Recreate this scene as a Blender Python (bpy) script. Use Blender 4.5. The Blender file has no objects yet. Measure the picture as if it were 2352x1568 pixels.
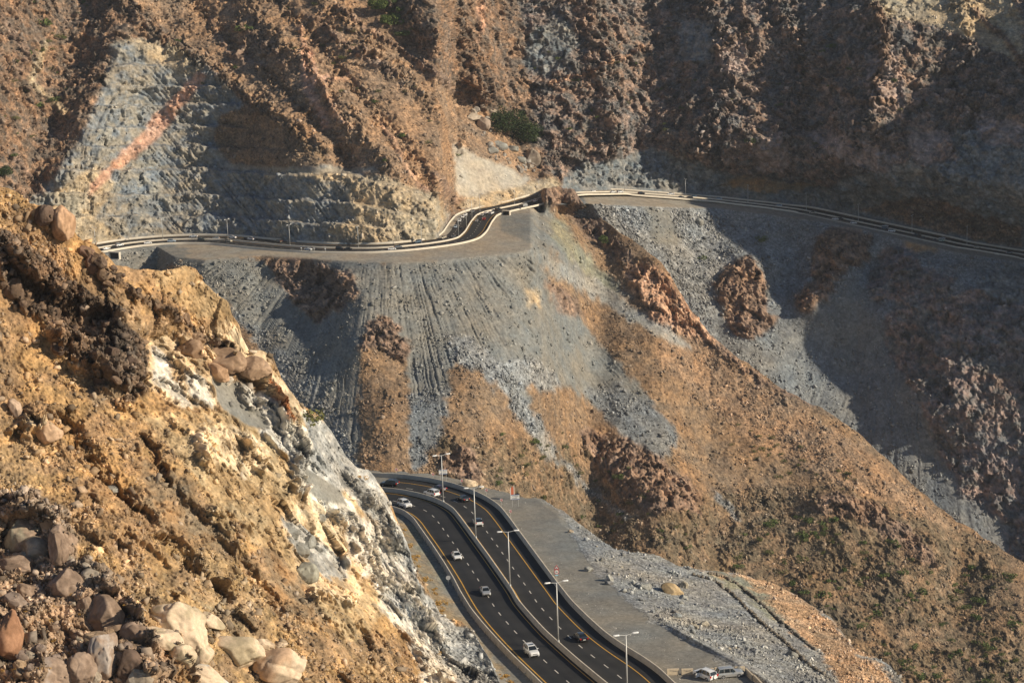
import bpy, math, random
import numpy as np
from mathutils import Matrix, Vector
random.seed(7); RNG = np.random.default_rng(7)
SC = bpy.context.scene
COL = SC.collection
# ------------------------------------------------------------------ camera
FPX = 4900.0; CX, CY = 1176.0, 784.0
PITCH = math.radians(13.0); ROLL = 0.035
cp, sp = math.cos(PITCH), math.sin(PITCH)
KR = 1/math.sqrt(1+ROLL*ROLL)
vF = Vector((0, cp, -sp)); vU0 = Vector((0, sp, cp)); vR0 = Vector((1, 0, 0))
vR = (vR0-ROLL*vU0)*KR; vU = (vU0+ROLL*vR0)*KR
cam_d = bpy.data.cameras.new("camera"); cam = bpy.data.objects.new("camera", cam_d); COL.objects.link(cam)
cam.matrix_world = Matrix(((vR.x, vU.x, -vF.x, 0), (vR.y, vU.y, -vF.y, 0), (vR.z, vU.z, -vF.z, 0), (0, 0, 0, 1)))
cam_d.sensor_width = 36; cam_d.lens = 36*FPX/2352; cam_d.clip_start = 1; cam_d.clip_end = 20000
SC.camera = cam
# ------------------------------------------------------------------ light
SUN_EL = math.radians(27); SUN_B = math.radians(17)      # sun on the right, a little behind the viewer
sdir = Vector((math.cos(SUN_EL)*math.cos(SUN_B), -math.cos(SUN_EL)*math.sin(SUN_B), math.sin(SUN_EL)))
sl = bpy.data.lights.new("sun", 'SUN'); sl.energy = 5.0; sl.angle = math.radians(0.5); sl.color = (1.0, 0.86, 0.66)
sun = bpy.data.objects.new("sun", sl); COL.objects.link(sun)
sun.rotation_euler = sdir.to_track_quat('Z', 'Y').to_euler()
W = bpy.data.worlds.new("World"); SC.world = W; W.use_nodes = True
nt = W.node_tree; bg = nt.nodes['Background']
sky = nt.nodes.new('ShaderNodeTexSky'); sky.sky_type = 'NISHITA'; sky.sun_disc = False
sky.sun_elevation = SUN_EL; sky.sun_rotation = math.atan2(sdir.x, sdir.y)
sky.altitude = 1500; sky.dust_density = 1.0
nt.links.new(sky.outputs[0], bg.inputs[0]); bg.inputs[1].default_value = 0.075
SC.view_settings.view_transform = 'Standard'; SC.view_settings.look = 'None'
SC.view_settings.exposure = 0.2; SC.view_settings.gamma = 1
SC.render.engine = 'CYCLES'
SC.cycles.max_bounces = 4; SC.cycles.diffuse_bounces = 2

# ------------------------------------------------------------------ pixel rays <-> world
def ray(px, py):
    a = np.asarray(px, float)-CX; b = np.asarray(py, float)-CY
    vx = KR*(a-ROLL*b); vu = KR*(-ROLL*a-b)
    vy = FPX*cp+vu*sp; vz = -FPX*sp+vu*cp
    return vx/vy, vz/vy
def to_px(x, y, z):
    fw = y*cp-z*sp; up = y*sp+z*cp
    r = x*KR-ROLL*KR*up; u = KR*up+ROLL*KR*x
    return CX+FPX*r/fw, CY-FPX*u/fw
def L(pts, x): 
    p = np.array(pts, float); return np.interp(x, p[:, 0], p[:, 1])
def zr(px): return np.interp(px, [900, 1250, 2352, 2700], [-222, -225, -280, -295])
def far_pt(px, py, h=0.0):
    rx, rz = ray(px, py); Y = (zr(px)+h)/rz; return rx*Y, Y, rz*Y
NA, NB, NY = -150.7, -0.075, 392.0       # near road plane z = NA + NB*(Y-NY)
def near_pt(px, py, h=0.0):
    rx, rz = ray(px, py); Y = (NA-NB*NY+h)/(rz-NB); return rx*Y, Y, rz*Y
def near_z(y): return NA+NB*(y-NY)

# ------------------------------------------------------------------ noise
def _h(ix, iy, iz, s):
    h = (ix*374761393+iy*668265263+iz*1274126177+s*974634777) & 0xffffffff
    h = ((h ^ (h >> 13))*1103515245) & 0xffffffff
    h = ((h ^ (h >> 16))*2246822519) & 0xffffffff
    return ((h ^ (h >> 15)) & 0xffffff)/float(0x1000000)
def vn(x, y, z, s=0):
    ix, iy, iz = np.floor(x).astype(np.int64), np.floor(y).astype(np.int64), np.floor(z).astype(np.int64)
    fx, fy, fz = x-ix, y-iy, z-iz
    fx = fx*fx*(3-2*fx); fy = fy*fy*(3-2*fy); fz = fz*fz*(3-2*fz)
    r = 0
    for dx in (0, 1):
        wx = fx if dx else 1-fx
        for dy in (0, 1):
            wy = fy if dy else 1-fy
            for dz in (0, 1):
                r = r+_h(ix+dx, iy+dy, iz+dz, s)*wx*wy*(fz if dz else 1-fz)
    return r
def fbm(x, y, z, o=4, s=0, g=.5):
    r = 0; a = 1; t = 0
    for k in range(o):
        r = r+a*vn(x, y, z, s+k); t += a; a *= g; x = x*2.03+7.1; y = y*2.03+3.3; z = z*2.03+1.7
    return r/t
def ridg(x, y, z, o=4, s=0, g=.5):
    r = 0; a = 1; t = 0
    for k in range(o):
        n = 1-np.abs(2*vn(x, y, z, s+k)-1); r = r+a*n*n; t += a; a *= g; x = x*2.03+7.1; y = y*2.03+3.3; z = z*2.03+1.7
    return r/t
def worley(x, y, z, s=0, aa=1.):
    """nearest cell: distances, id and a facet height (each cell is a randomly tilted plane)"""
    ix, iy, iz = np.floor(x).astype(np.int64), np.floor(y).astype(np.int64), np.floor(z).astype(np.int64)
    f1 = np.full(x.shape, 9.0); f2 = f1.copy(); idv = np.zeros(x.shape); fc = np.zeros(x.shape)
    for dx in (-1, 0, 1):
        for dy in (-1, 0, 1):
            for dz in (-1, 0, 1):
                jx, jy, jz = ix+dx, iy+dy, iz+dz
                a = _h(jx, jy, jz, s); b = _h(jx, jy, jz, s+11); c = _h(jx, jy, jz, s+23)
                ex, ey, ez = x-jx-a, y-jy-b, z-jz-c
                d = ex*ex+ey*ey+ez*ez
                m = d < f1
                f2 = np.where(m, f1, np.minimum(f2, d)); h = (a*7.31+b*3.7) % 1.0; idv = np.where(m, h, idv); f1 = np.where(m, d, f1)
                fc = np.where(m, ex*(((a*13.7+c*5.1) % 1)*2-1)+ey*(((b*17.3+a*3.1) % 1)*2-1)+ez*(((c*11.9+b*7.7) % 1)*2-1), fc)
    return np.sqrt(f1), np.sqrt(f2), idv, fc
def rbf(pts, px, py):
    p = np.array(pts, float)/[100, 100, 1]
    d = np.sqrt(((p[:, None, :2]-p[None, :, :2])**2).sum(-1)+.02)
    n = len(p); A = np.ones((n+1, n+1)); A[:n, :n] = d; A[n, n] = 0
    w = np.linalg.solve(A, np.append(p[:, 2], 0))
    X, Y = px/100., py/100.; r = np.full(px.shape, w[n])
    for i in range(n): r += w[i]*np.sqrt((X-p[i, 0])**2+(Y-p[i, 1])**2+.02)
    return r
def inpoly(poly, X, Y):
    r = np.zeros(X.shape, bool); n = len(poly)
    for i in range(n):
        x1, y1 = poly[i]; x2, y2 = poly[(i+1) % n]
        if y1 == y2: continue
        c = ((y1 > Y) != (y2 > Y)) & (X < (x2-x1)*(Y-y1)/(y2-y1)+x1); r ^= c
    return r
def pdist(line, X, Y):
    r = np.full(X.shape, 1e9)
    for (x1, y1), (x2, y2) in zip(line[:-1], line[1:]):
        dx, dy = x2-x1, y2-y1; t = np.clip(((X-x1)*dx+(Y-y1)*dy)/(dx*dx+dy*dy), 0, 1)
        r = np.minimum(r, (X-x1-t*dx)**2+(Y-y1-t*dy)**2)
    return np.sqrt(r)
def sst(a, b, x): t = np.clip((x-a)/(b-a), 0, 1); return t*t*(3-2*t)
def blur(a, k):
    for ax in (0, 1):
        for _ in range(2):
            c = np.cumsum(np.pad(a, [(k+1, k) if i == ax else (0, 0) for i in range(a.ndim)], mode='edge'), axis=ax)
            a = (np.take(c, range(2*k+1, c.shape[ax]), axis=ax)-np.take(c, range(0, c.shape[ax]-2*k-1), axis=ax))/(2*k+1)
    return a

# ------------------------------------------------------------------ materials
def newmat(name):
    m = bpy.data.materials.new(name); m.use_nodes = True
    return m, m.node_tree, m.node_tree.nodes['Principled BSDF']
def plain(name, col, rough=.6, metal=0., spec=.5, coat=0., noise=0., ns=3., emit=None):
    m, t, b = newmat(name)
    b.inputs['Base Color'].default_value = (*col, 1); b.inputs['Roughness'].default_value = rough
    b.inputs['Metallic'].default_value = metal; b.inputs['Specular IOR Level'].default_value = spec
    b.inputs['Coat Weight'].default_value = coat
    if noise:
        tc = t.nodes.new('ShaderNodeTexCoord'); n = t.nodes.new('ShaderNodeTexNoise'); n.inputs['Scale'].default_value = ns; n.inputs['Detail'].default_value = 5
        r = t.nodes.new('ShaderNodeMapRange'); r.inputs['From Min'].default_value = .3; r.inputs['From Max'].default_value = .7
        r.inputs['To Min'].default_value = 1-noise; r.inputs['To Max'].default_value = 1+noise
        v = t.nodes.new('ShaderNodeVectorMath'); v.operation = 'SCALE'; v.inputs[0].default_value = col
        t.links.new(tc.outputs['Object'], n.inputs['Vector']); t.links.new(n.outputs['Fac'], r.inputs['Value'])
        t.links.new(r.outputs[0], v.inputs['Scale']); t.links.new(v.outputs[0], b.inputs['Base Color'])
    return m
def ground_mat(name, stone, grain, bump, contrast=.35):
    m, t, b = newmat(name); N = t.nodes.new; Lk = t.links.new
    b.inputs['Roughness'].default_value = .95; b.inputs['Specular IOR Level'].default_value = .15
    at = N('ShaderNodeAttribute'); at.attribute_name = 'Col'
    ge = N('ShaderNodeNewGeometry')
    peb = N('ShaderNodeAttribute'); peb.attribute_name = 'peb'
    vo = N('ShaderNodeTexVoronoi'); vo.inputs['Scale'].default_value = stone
    vo2 = N('ShaderNodeTexVoronoi'); vo2.inputs['Scale'].default_value = stone*2.7
    nz = N('ShaderNodeTexNoise'); nz.inputs['Scale'].default_value = grain; nz.inputs['Detail'].default_value = 6; nz.inputs['Roughness'].default_value = .65
    for q in (vo, vo2, nz): Lk(ge.outputs['Position'], q.inputs['Vector'])
    def mr(src, a, bb, c, d):
        r = N('ShaderNodeMapRange'); r.inputs['From Min'].default_value = a; r.inputs['From Max'].default_value = bb
        r.inputs['To Min'].default_value = c; r.inputs['To Max'].default_value = d; Lk(src, r.inputs['Value']); return r.outputs[0]
    def mth(op, a, bb):
        q = N('ShaderNodeMath'); q.operation = op
        for i, s in enumerate((a, bb)):
            if isinstance(s, (int, float)): q.inputs[i].default_value = s
            else: Lk(s, q.inputs[i])
        return q.outputs[0]
    sx = N('ShaderNodeSeparateColor'); Lk(vo.outputs['Color'], sx.inputs[0])
    sx2 = N('ShaderNodeSeparateColor'); Lk(vo2.outputs['Color'], sx2.inputs[0])
    s1 = mr(sx.outputs[0], 0, 1, -contrast, contrast*1.3)
    s2 = mr(sx2.outputs[1], 0, 1, -contrast*.8, contrast)
    s = mth('MULTIPLY', mth('ADD', s1, s2), peb.outputs['Fac'])
    g = mr(nz.outputs['Fac'], .3, .7, -.22, .22)
    f = mth('ADD', mth('ADD', s, g), 1.0); f = mth('MAXIMUM', f, .25)
    sc = N('ShaderNodeVectorMath'); sc.operation = 'SCALE'; Lk(at.outputs['Color'], sc.inputs[0]); Lk(f, sc.inputs['Scale'])
    Lk(sc.outputs[0], b.inputs['Base Color'])
    hh = mth('ADD', mth('MULTIPLY', mr(sx.outputs[1], 0, 1, 0, .6), peb.outputs['Fac']), mth('MULTIPLY', nz.outputs['Fac'], mth('ADD', mth('MULTIPLY', peb.outputs['Fac'], .6), .12)))
    hh = mth('ADD', hh, mth('MULTIPLY', mr(sx2.outputs[0], 0, 1, 0, .4), peb.outputs['Fac']))
    bp = N('ShaderNodeBump'); bp.inputs['Strength'].default_value = .5; bp.inputs['Distance'].default_value = bump
    Lk(hh, bp.inputs['Height']); Lk(bp.outputs[0], b.inputs['Normal'])
    return m

# ------------------------------------------------------------------ mesh helpers
def mesh_np(name, V, F, mat=None, smooth=False, col=None, peb=None, parent=None):
    V = np.asarray(V, np.float32); F = np.asarray(F, np.int32); k = F.shape[1]
    me = bpy.data.meshes.new(name)
    me.vertices.add(len(V)); me.vertices.foreach_set('co', V.ravel())
    me.loops.add(F.size); me.loops.foreach_set('vertex_index', F.ravel())
    me.polygons.add(len(F)); me.polygons.foreach_set('loop_start', np.arange(0, F.size, k, dtype=np.int32))
    me.polygons.foreach_set('loop_total', np.full(len(F), k, np.int32))
    me.update(calc_edges=True)
    if smooth: me.polygons.foreach_set('use_smooth', np.ones(len(F), bool))
    if col is not None:
        at = me.color_attributes.new('Col', 'FLOAT_COLOR', 'POINT')
        c = np.ones((len(V), 4), np.float32); c[:, :3] = col; at.data.foreach_set('color', c.ravel())
    if peb is not None:
        at = me.attributes.new('peb', 'FLOAT', 'POINT'); at.data.foreach_set('value', np.asarray(peb, np.float32).ravel())
    if mat: me.materials.append(mat)
    o = bpy.data.objects.new(name, me); COL.objects.link(o)
    if parent: o.parent = parent
    return o
def tag(o, label=None, cat=None, group=None, kind=None):
    if label: o['label'] = label
    if cat: o['category'] = cat
    if group: o['group'] = group
    if kind: o['kind'] = kind
    return o
def empty(name, loc, rz=0, label=None, cat=None, group=None):
    o = bpy.data.objects.new(name, None); o.location = loc; o.rotation_euler = (0, 0, rz); COL.objects.link(o)
    return tag(o, label, cat, group)

# rock classes: colour A, colour B, rock relief, rill relief, pebble contrast, rubble density
CL = {
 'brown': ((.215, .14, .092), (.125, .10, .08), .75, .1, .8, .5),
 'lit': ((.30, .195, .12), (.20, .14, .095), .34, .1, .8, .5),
 'gterr': ((.185, .205, .22), (.28, .255, .21), .42, 1., .25, .12),
 'tan':     ((.42, .33, .215), (.31, .26, .19), .45, .2, .4, .2),
 'sand':    ((.27, .235, .19), (.32, .28, .22), .0, .0, .15, .03),
 'pink':    ((.52, .33, .24), (.44, .26, .18), .5, .0, .3, .1),
 'shot':    ((.42, .38, .31), (.36, .33, .28), .12, .35, .1, .02),
 'bgrey': ((.15, .17, .18), (.22, .215, .20), .7, .4, .25, .12),
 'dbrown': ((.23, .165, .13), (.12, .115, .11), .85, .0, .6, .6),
 'scree': ((.205, .20, .18), (.165, .168, .158), .05, 1., .3, .3),
 'screeb': ((.19, .198, .198), (.14, .148, .152), .12, .5, .7, 1.0),
 'dscree':  ((.20, .205, .20), (.155, .162, .165), .1, 1., .4, .5),
 'slab':    ((.34, .26, .225), (.25, .21, .195), .7, .1, .1, .1),
 'verge':   ((.27, .205, .125), (.215, .19, .145), .12, .1, .5, .4),
 'blocks': ((.235, .24, .235), (.16, .166, .168), .2, .0, .9, 1.8),
 'pscree': ((.29, .28, .25), (.23, .225, .21), .05, .3, .5, .5),
 'ggreen':  ((.24, .235, .17), (.19, .19, .15), .2, .8, .5, .2),
 'orange': ((.25, .165, .098), (.17, .12, .08), .25, .1, .7, .45),
 'olive': ((.205, .14, .088), (.13, .10, .066), .55, .1, .8, .6),
 'crag': ((.17, .12, .092), (.25, .175, .13), 1.0, .0, .3, .3),
 'pcrag':   ((.44, .28, .185), (.27, .17, .12), 1.1, .0, .3, .3),
 'purple': ((.24, .18, .16), (.15, .15, .15), .8, .0, .25, .15),
 'ochre': ((.40, .255, .12), (.28, .185, .105), .55, .15, .45, .5),
 'tanochre': ((.46, .345, .205), (.36, .25, .135), .5, .3, .3, .2),
 'dboulder': ((.17, .115, .075), (.09, .065, .048), 1., .0, .6, 1.5),
 'rust': ((.33, .20, .10), (.24, .175, .11), .35, .1, .4, .35),
 'white': ((.66, .60, .50), (.50, .47, .42), .7, .35, .06, .02),
 'cream':   ((.64, .50, .33), (.50, .37, .23), .7, .2, .15, .08),
 'grock':   ((.42, .41, .38), (.30, .30, .285), .65, .3, .2, .1),
 'pbrown': ((.32, .23, .16), (.24, .18, .13), 1., .0, .4, 1.2),
 'stain':   ((.45, .17, .06), (.35, .15, .07), .3, .2, .1, .0),
 'gravel':  ((.25, .235, .20), (.21, .20, .175), .0, .0, .12, .05),
 'gtalus':  ((.265, .262, .24), (.20, .20, .195), .08, .05, 1.0, 1.0),
 'orub':    ((.42, .27, .16), (.31, .21, .13), .25, .0, 1.2, 1.2),
}
SHEETS = {}
def sheet(name, xs, top, bot, nv, yf, default, polys, mat, S, apex, warp=9, edge=0., flatf=None, amp=1., skirt=(25, -30), seed=0, blk=1., vpow=1., nblur=6, gulk=1., dykes=(), nedge=12, relf=1., angf=None, rillk=1.):
    """a stretch of mountainside: a fine grid over the ground, relief in metres, rock types as colour; S = size of its relief features"""
    xs = np.asarray(xs, float); v = np.linspace(0, 1, nv)**vpow
    tp = np.array([top(x) for x in xs]); bt = np.array([bot(x) for x in xs])
    if edge: tp = tp+edge*(fbm(xs/22., xs*0, xs*0, 4, seed+90)-.5)*2.2
    PX = np.repeat(xs[:, None], nv, 1); PY = tp[:, None]+(bt-tp)[:, None]*v[None, :]
    Y = yf(PX, PY); rx, rz = ray(PX, PY)
    X, Z = rx*Y, rz*Y
    P0 = np.stack([X, Y, Z], -1)
    Pb = blur(P0, nblur); N = np.cross(np.gradient(Pb, axis=0), np.gradient(Pb, axis=1)); N /= np.linalg.norm(N, axis=-1, keepdims=True)+1e-9
    N *= -np.sign((N*P0).sum(-1, keepdims=True))
    jit = (RNG.random(PX.shape)-.5)
    wx = (fbm(X/(S*1.1), Y/(S*1.1), Z/(S*1.1), 4, seed+50)-.5)*warp*4+(vn(X/(S*.2), Y/(S*.2), Z/(S*.2), seed+51)-.5)*warp+jit*warp*.7
    wy = (fbm(X/(S*1.1), Y/(S*1.1), Z/(S*1.1), 4, seed+60)-.5)*warp*4+(vn(X/(S*.2), Y/(S*.2), Z/(S*.2), seed+61)-.5)*warp
    WX, WY = PX+wx, PY+wy
    A = np.zeros(PX.shape+(6+3,), np.float32)
    def fill(m, c):
        k = CL[c]; A[m] = np.array(list(k[0])+list(k[1])+[k[2], k[3], k[4]], np.float32)
    rub = np.full(PX.shape, CL[default][5]); fill(np.ones(PX.shape, bool), default)
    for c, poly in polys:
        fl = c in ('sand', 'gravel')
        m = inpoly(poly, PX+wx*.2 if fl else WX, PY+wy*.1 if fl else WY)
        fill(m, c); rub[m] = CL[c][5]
    dyk = 0
    for (c, wd, hh, line) in dykes:
        dd = pdist(line, WX, WY); m = dd < wd*.75
        if c: fill(m, c); rub[m] = CL[c][5]
        dyk = dyk+hh*np.exp(-(dd/wd)**2)
    A[..., :6] = blur(A[..., :6], 1)
    ff = flatf(PX, PY) if flatf is not None else np.ones(PX.shape)
    rock = blur(A[..., 6].astype(float), 3)*ff; rill = blur(A[..., 7].astype(float), 3)*ff; pb = blur(A[..., 8].astype(float), 2)*ff
    ang = np.arctan2(PX-apex[0], PY-apex[1]+1e-6) if angf is None else angf(PX, PY)
    wv = fbm(X/(S*1.5), Y/(S*1.5), Z/(S*1.5), 3, seed+8)
    # relief, outward along the normal
    q = ridg(X/(S*2.6), Y/(S*3), Z/(S*5.5), 5, seed+1)-.42
    om = fbm(X/(S*2.6), Y/(S*2.6), Z/(S*3.), 5, seed+12, .6)
    out = np.clip(sst(.50, .58, om)*np.clip(rock*2., 0, 1)+sst(.6, .9, rock), 0, 1)
    dw = .35*(fbm(X/S, Y/S, Z/S, 3, seed+13)-.5)*4
    F0 = worley(X/(S*2.2)+dw*.5, Y/(S*2.2), Z/(S*2.8)+dw*.5, seed+6)
    f1, f2, bid, fc1 = worley(X/S+dw, Y/S+dw*.4, Z/(S*1.25)+dw, seed+2)
    g1, g2, gid, fc2 = worley(X/(S*.4)+dw, Y/(S*.4), Z/(S*.45), seed+3)
    h1, h2, hid, fc3 = worley(X/(S*.16), Y/(S*.16), Z/(S*.16), seed+4)
    base = fbm(X/(S*5), Y/(S*5), Z/(S*5), 4, seed+5)-.5
    gul = ridg(ang*apex[2]*.35+wv*1.6, PY/400.+wv*.5, PX*0+.3, 3, seed+14)
    rl = ridg(ang*apex[2]*.95+wv*.8, PY/420., PX*0+.5, 2, seed+9); rl2 = ridg(ang*apex[2]*2.2+wv*1.2, PY/260., PX*0+.5, 2, seed+10)
    D = base*S*1.8*ff*(.25+.75*np.clip(rock*2.5, 0, 1))*(1-.75*np.clip(rill, 0, 1))
    ro = rock*(.25+.75*out)
    D = D+rock*q*S*.8+out*ff*S*.35
    D = D+ro*S*(2.2*.85*F0[3]+.75*fc1+.38*fc2+(F0[2]-.5)*.5+(bid-.5)*.25+(gid-.5)*.16)*relf
    D = D-ro*S*.18*np.clip(1-(f2-f1)*9, 0, 1)*relf
    D = D+(.12*ff+rock*.6+pb*.3)*fc3*S*.16
    D = D-np.clip(rock*1.6, 0, 1)*(gul-.35)*S*.6*gulk
    D = D-rillk*rill*(sst(.6, 1, rl)*.30*S+sst(.5, 1, rl2)*.16*S)*(.6+1.1*sst(.35, .65, wv))
    D = D+pb*np.where(hid > .6, np.clip(fc3+.35, 0, .7)*S*.14, 0)
    D = D+ff*dyk*S*(.6+fc1*.8+bid*.4+fc2*.4)
    D = D*amp
    if skirt is not None: D[:, :nedge] *= np.linspace(.3, 1, nedge)[None]
    Vd = -P0/np.linalg.norm(P0, axis=-1, keepdims=True)
    dr = N*.28+Vd*.72; dr /= np.linalg.norm(dr, axis=-1, keepdims=True)
    P = P0+dr*D[..., None]*.85
    # colour
    n1 = sst(.35, .65, fbm(X/(S*1.3), Y/(S*1.3), Z/(S*.8), 5, seed+30, .6)); n2 = fbm(X/(S*.18), Y/(S*.18), Z/(S*.18), 3, seed+40, .7)
    n1 = np.clip(n1+out*.35*(A[..., 6] < .7), 0, 1)
    n3 = fbm(X/(S*.5), Y/(S*.5), Z/(S*.35), 4, seed+44, .65)-.5
    col = A[..., 0:3]*(1-n1[..., None])+A[..., 3:6]*n1[..., None]
    k = (1+(n2-.5)*.8*(.4+.6*(rock+A[..., 8]).clip(0, 1)))*(1+n3*1.5*(.3+rock).clip(0, 1)); k *= 1+((gid-.5)*.6+(bid-.5)*.55)*rock.clip(0, 1)
    k *= np.where(hid > .8, 1+.4*A[..., 8], 1)
    hue = (fbm(X/(S*4), Y/(S*4), Z/(S*4), 3, seed+33)-.5)+(gid-.5)*.3*rock
    col = col*k[..., None]*np.stack([1+hue*.3, 1+hue*.02, 1-hue*.3], -1)
    peb = A[..., 8]
    nx = len(xs)
    if skirt is not None:
        sk = [P[:, 0]+np.array([0, skirt[0]*j, skirt[1]*j*j]) for j in (4, 2, 1, .35)]
        P = np.concatenate([np.stack(sk, 1), P], 1)
        col = np.concatenate([np.repeat(col[:, :1], 4, 1), col], 1); peb = np.concatenate([np.repeat(peb[:, :1], 4, 1), peb], 1)
    m = P.shape[1]
    idx = np.arange(nx*m).reshape(nx, m)
    F = np.stack([idx[:-1, :-1], idx[:-1, 1:], idx[1:, 1:], idx[1:, :-1]], -1).reshape(-1, 4)
    o = mesh_np(name, P.reshape(-1, 3), F, mat, True, col.reshape(-1, 3), peb.reshape(-1))
    tag(o, kind='structure')
    SHEETS[seed] = dict(P=P[:, -nv:], col=col[:, -nv:], rub=rub*(ff if np.ndim(ff) else 1), PX=PX, PY=PY)
    return o

# ------------------------------------------------------------------ the far road lines (tops of its three barriers, picture coordinates)
T_L = [(-400, 700), (150, 578), (200, 566), (250, 556), (330, 546), (373, 541.5), (440, 539), (522, 540), (600, 546), (663, 557), (700, 559), (800, 563), (861, 562.5), (914, 558), (1000, 549), (1007, 546), (1038, 498), (1047, 490), (1089, 481), (1133, 474), (1177, 462), (1210, 451), (1242, 443), (1330, 437), (1431, 433), (1541, 440), (1651, 449), (1760, 461), (1838, 470), (1968, 498), (2099, 525), (2209, 549), (2352, 577), (2700, 650)]
def T(x): return L(T_L, x)
E_L = [(-400, 720), (150, 620), (215, 592), (260, 580), (300, 572), (360, 566), (400, 590), (470, 596), (600, 586), (700, 592), (800, 600), (900, 603), (1000, 598), (1100, 588), (1180, 580), (1215, 574), (1222, 560), (1240, 500), (1260, 476), (1300, 462), (1330, 470), (1345, 468), (1450, 472), (1560, 476), (1651, 478), (1760, 492), (1850, 504), (1968, 524), (2099, 557), (2209, 582), (2352, 603), (2700, 680)]
def Eg(x): return L(E_L, x)
SIL = [(1236, 440), (1250, 436), (1285, 432), (1318, 436), (1330, 452), (1345, 470), (1365, 488), (1415, 527), (1453, 553), (1497, 584), (1519, 604), (1550, 650), (1590, 715), (1632, 772), (1676, 807), (1741, 852), (1810, 903), (1891, 940), (1946, 975), (2035, 1050), (2096, 1111), (2143, 1152), (2198, 1197), (2276, 1244), (2352, 1296), (2600, 1460)]
BSIL = [(700, 1079), (860, 1081), (920, 1084), (986, 1090), (1041, 1096), (1085, 1108), (1118, 1120), (1150, 1128), (1200, 1140), (1245, 1146), (1290, 1172), (1330, 1202), (1370, 1232), (1420, 1263), (1500, 1272), (1560, 1298), (1600, 1306), (1652, 1313), (1693, 1318), (1755, 1333), (1816, 1357), (1857, 1388), (1911, 1418), (1959, 1486), (2045, 1527), (2072, 1565), (2300, 1720)]
ASIL = [(-200, 395), (0, 428), (40, 440), (70, 466), (110, 476), (125, 470), (150, 476), (162, 520), (175, 545), (215, 560), (245, 585), (262, 612), (330, 618), (370, 625), (425, 608), (450, 618), (470, 650), (490, 672), (520, 690), (528, 720), (545, 740), (552, 770), (570, 800), (620, 812), (640, 860), (660, 888), (690, 925), (735, 958), (760, 990), (790, 1040), (820, 1070), (845, 1078), (862, 1100), (885, 1130), (905, 1180), (930, 1240), (950, 1300), (985, 1360), (1010, 1410), (1060, 1430), (1085, 1445), (1105, 1480), (1125, 1510), (1150, 1575), (1175, 1640), (1220, 1720)]
# ------------------------------------------------------------------ terrain
M_FAR = ground_mat('mountain ground', .75, .5, .5)
M_MID = ground_mat('near ground', 1.6, 1.4, .15)
M_FORE = ground_mat('foreground ground', 2.2, 1.6, .22)
def slopeY(px, py, y0line, g):
    _, r0 = ray(px, y0line); _, rz = ray(px, py); Z0 = -zr(px); Y0 = Z0/(-r0)
    return (Z0+g*Y0)/(g-rz)
M = None
E_DYK = [(None, 22, 1.5, [(270, -60), (330, 60), (470, 150), (620, 250), (745, 345)]), (None, 20, -1.6, [(400, -40), (520, 90), (640, 190), (740, 290), (800, 370)]), (None, 20, 1.3, [(520, -40), (660, 110), (790, 250), (900, 390)]),
 (None, 20, -1.5, [(600, -40), (740, 110), (850, 240), (940, 360), (1030, 480)]), (None, 20, 1.4, [(690, -40), (860, 110), (990, 240), (1060, 330)]), ('crag', 12, .8, [(720, 40), (800, 110), (900, 170)]), (None, 26, 1.6, [(1350, -40), (1390, 140), (1410, 330)]), (None, 20, 1.6, [(1010, -40), (1070, 80), (1120, 230)]),
 (None, 26, 1.8, [(1620, -40), (1680, 180), (1620, 340)]), (None, 24, 1.7, [(1760, -40), (1850, 120), (1800, 330)]), (None, 22, -1.5, [(1900, -40), (1930, 150), (1880, 330)]), (None, 24, 1.8, [(2010, -40), (2040, 180), (1970, 330)]), (None, 26, 1.5, [(2200, -20), (2240, 180), (2180, 400)]),
 ('pcrag', 7, 0.77, [(690, 60), (700, 120), (720, 175), (745, 205), (762, 250), (800, 300)]), ('pcrag', 6, 0.68, [(735, 200), (770, 185), (795, 175)]),
 ('pcrag', 6, 0.68, [(880, 280), (905, 320), (925, 365), (950, 405), (985, 440)]), ('crag', 10, 0.85, [(545, 60), (590, 90), (640, 130), (650, 150)]), ('crag', 9, 0.85, [(560, 95), (545, 130), (600, 150)]),
 ('crag', 9, 0.77, [(780, 20), (860, 80), (930, 120), (990, 160), (1050, 220)]), ('crag', 8, 0.68, [(480, 40), (520, 110), (560, 150)]), ('crag', 8, 0.85, [(1000, 400), (1030, 440), (1050, 470)]),
 ('pcrag', 5, 0.68, [(1095, 100), (1100, 60), (1110, 20), (1108, -20)]), ('pcrag', 4, 0.68, [(1260, 195), (1300, 180), (1360, 165), (1400, 145)]), ('pcrag', 5, 0.85, [(1425, 135), (1450, 125), (1470, 110)]),
 ('crag', 14, 1.19, [(2010, 20), (2035, 90), (2030, 150), (2010, 200)]), ('crag', 12, 1.02, [(1860, 190), (1900, 180), (1960, 230), (2050, 240)]), ('crag', 10, 0.85, [(2240, 30), (2300, 80), (2352, 150)]),
 ('crag', 10, 0.85, [(1700, 0), (1720, 60), (1650, 120)]), ('tan', 10, 0.85, [(100, 100), (70, 190), (120, 230), (150, 260)]), (None, 5, -0.85, [(620, 262), (680, 290), (730, 340), (742, 370)]),
 ('crag', 8, 0.68, [(0, 40), (60, 120), (40, 180)]), ('crag', 8, 0.85, [(30, 360), (60, 400), (100, 440)])]
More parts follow.
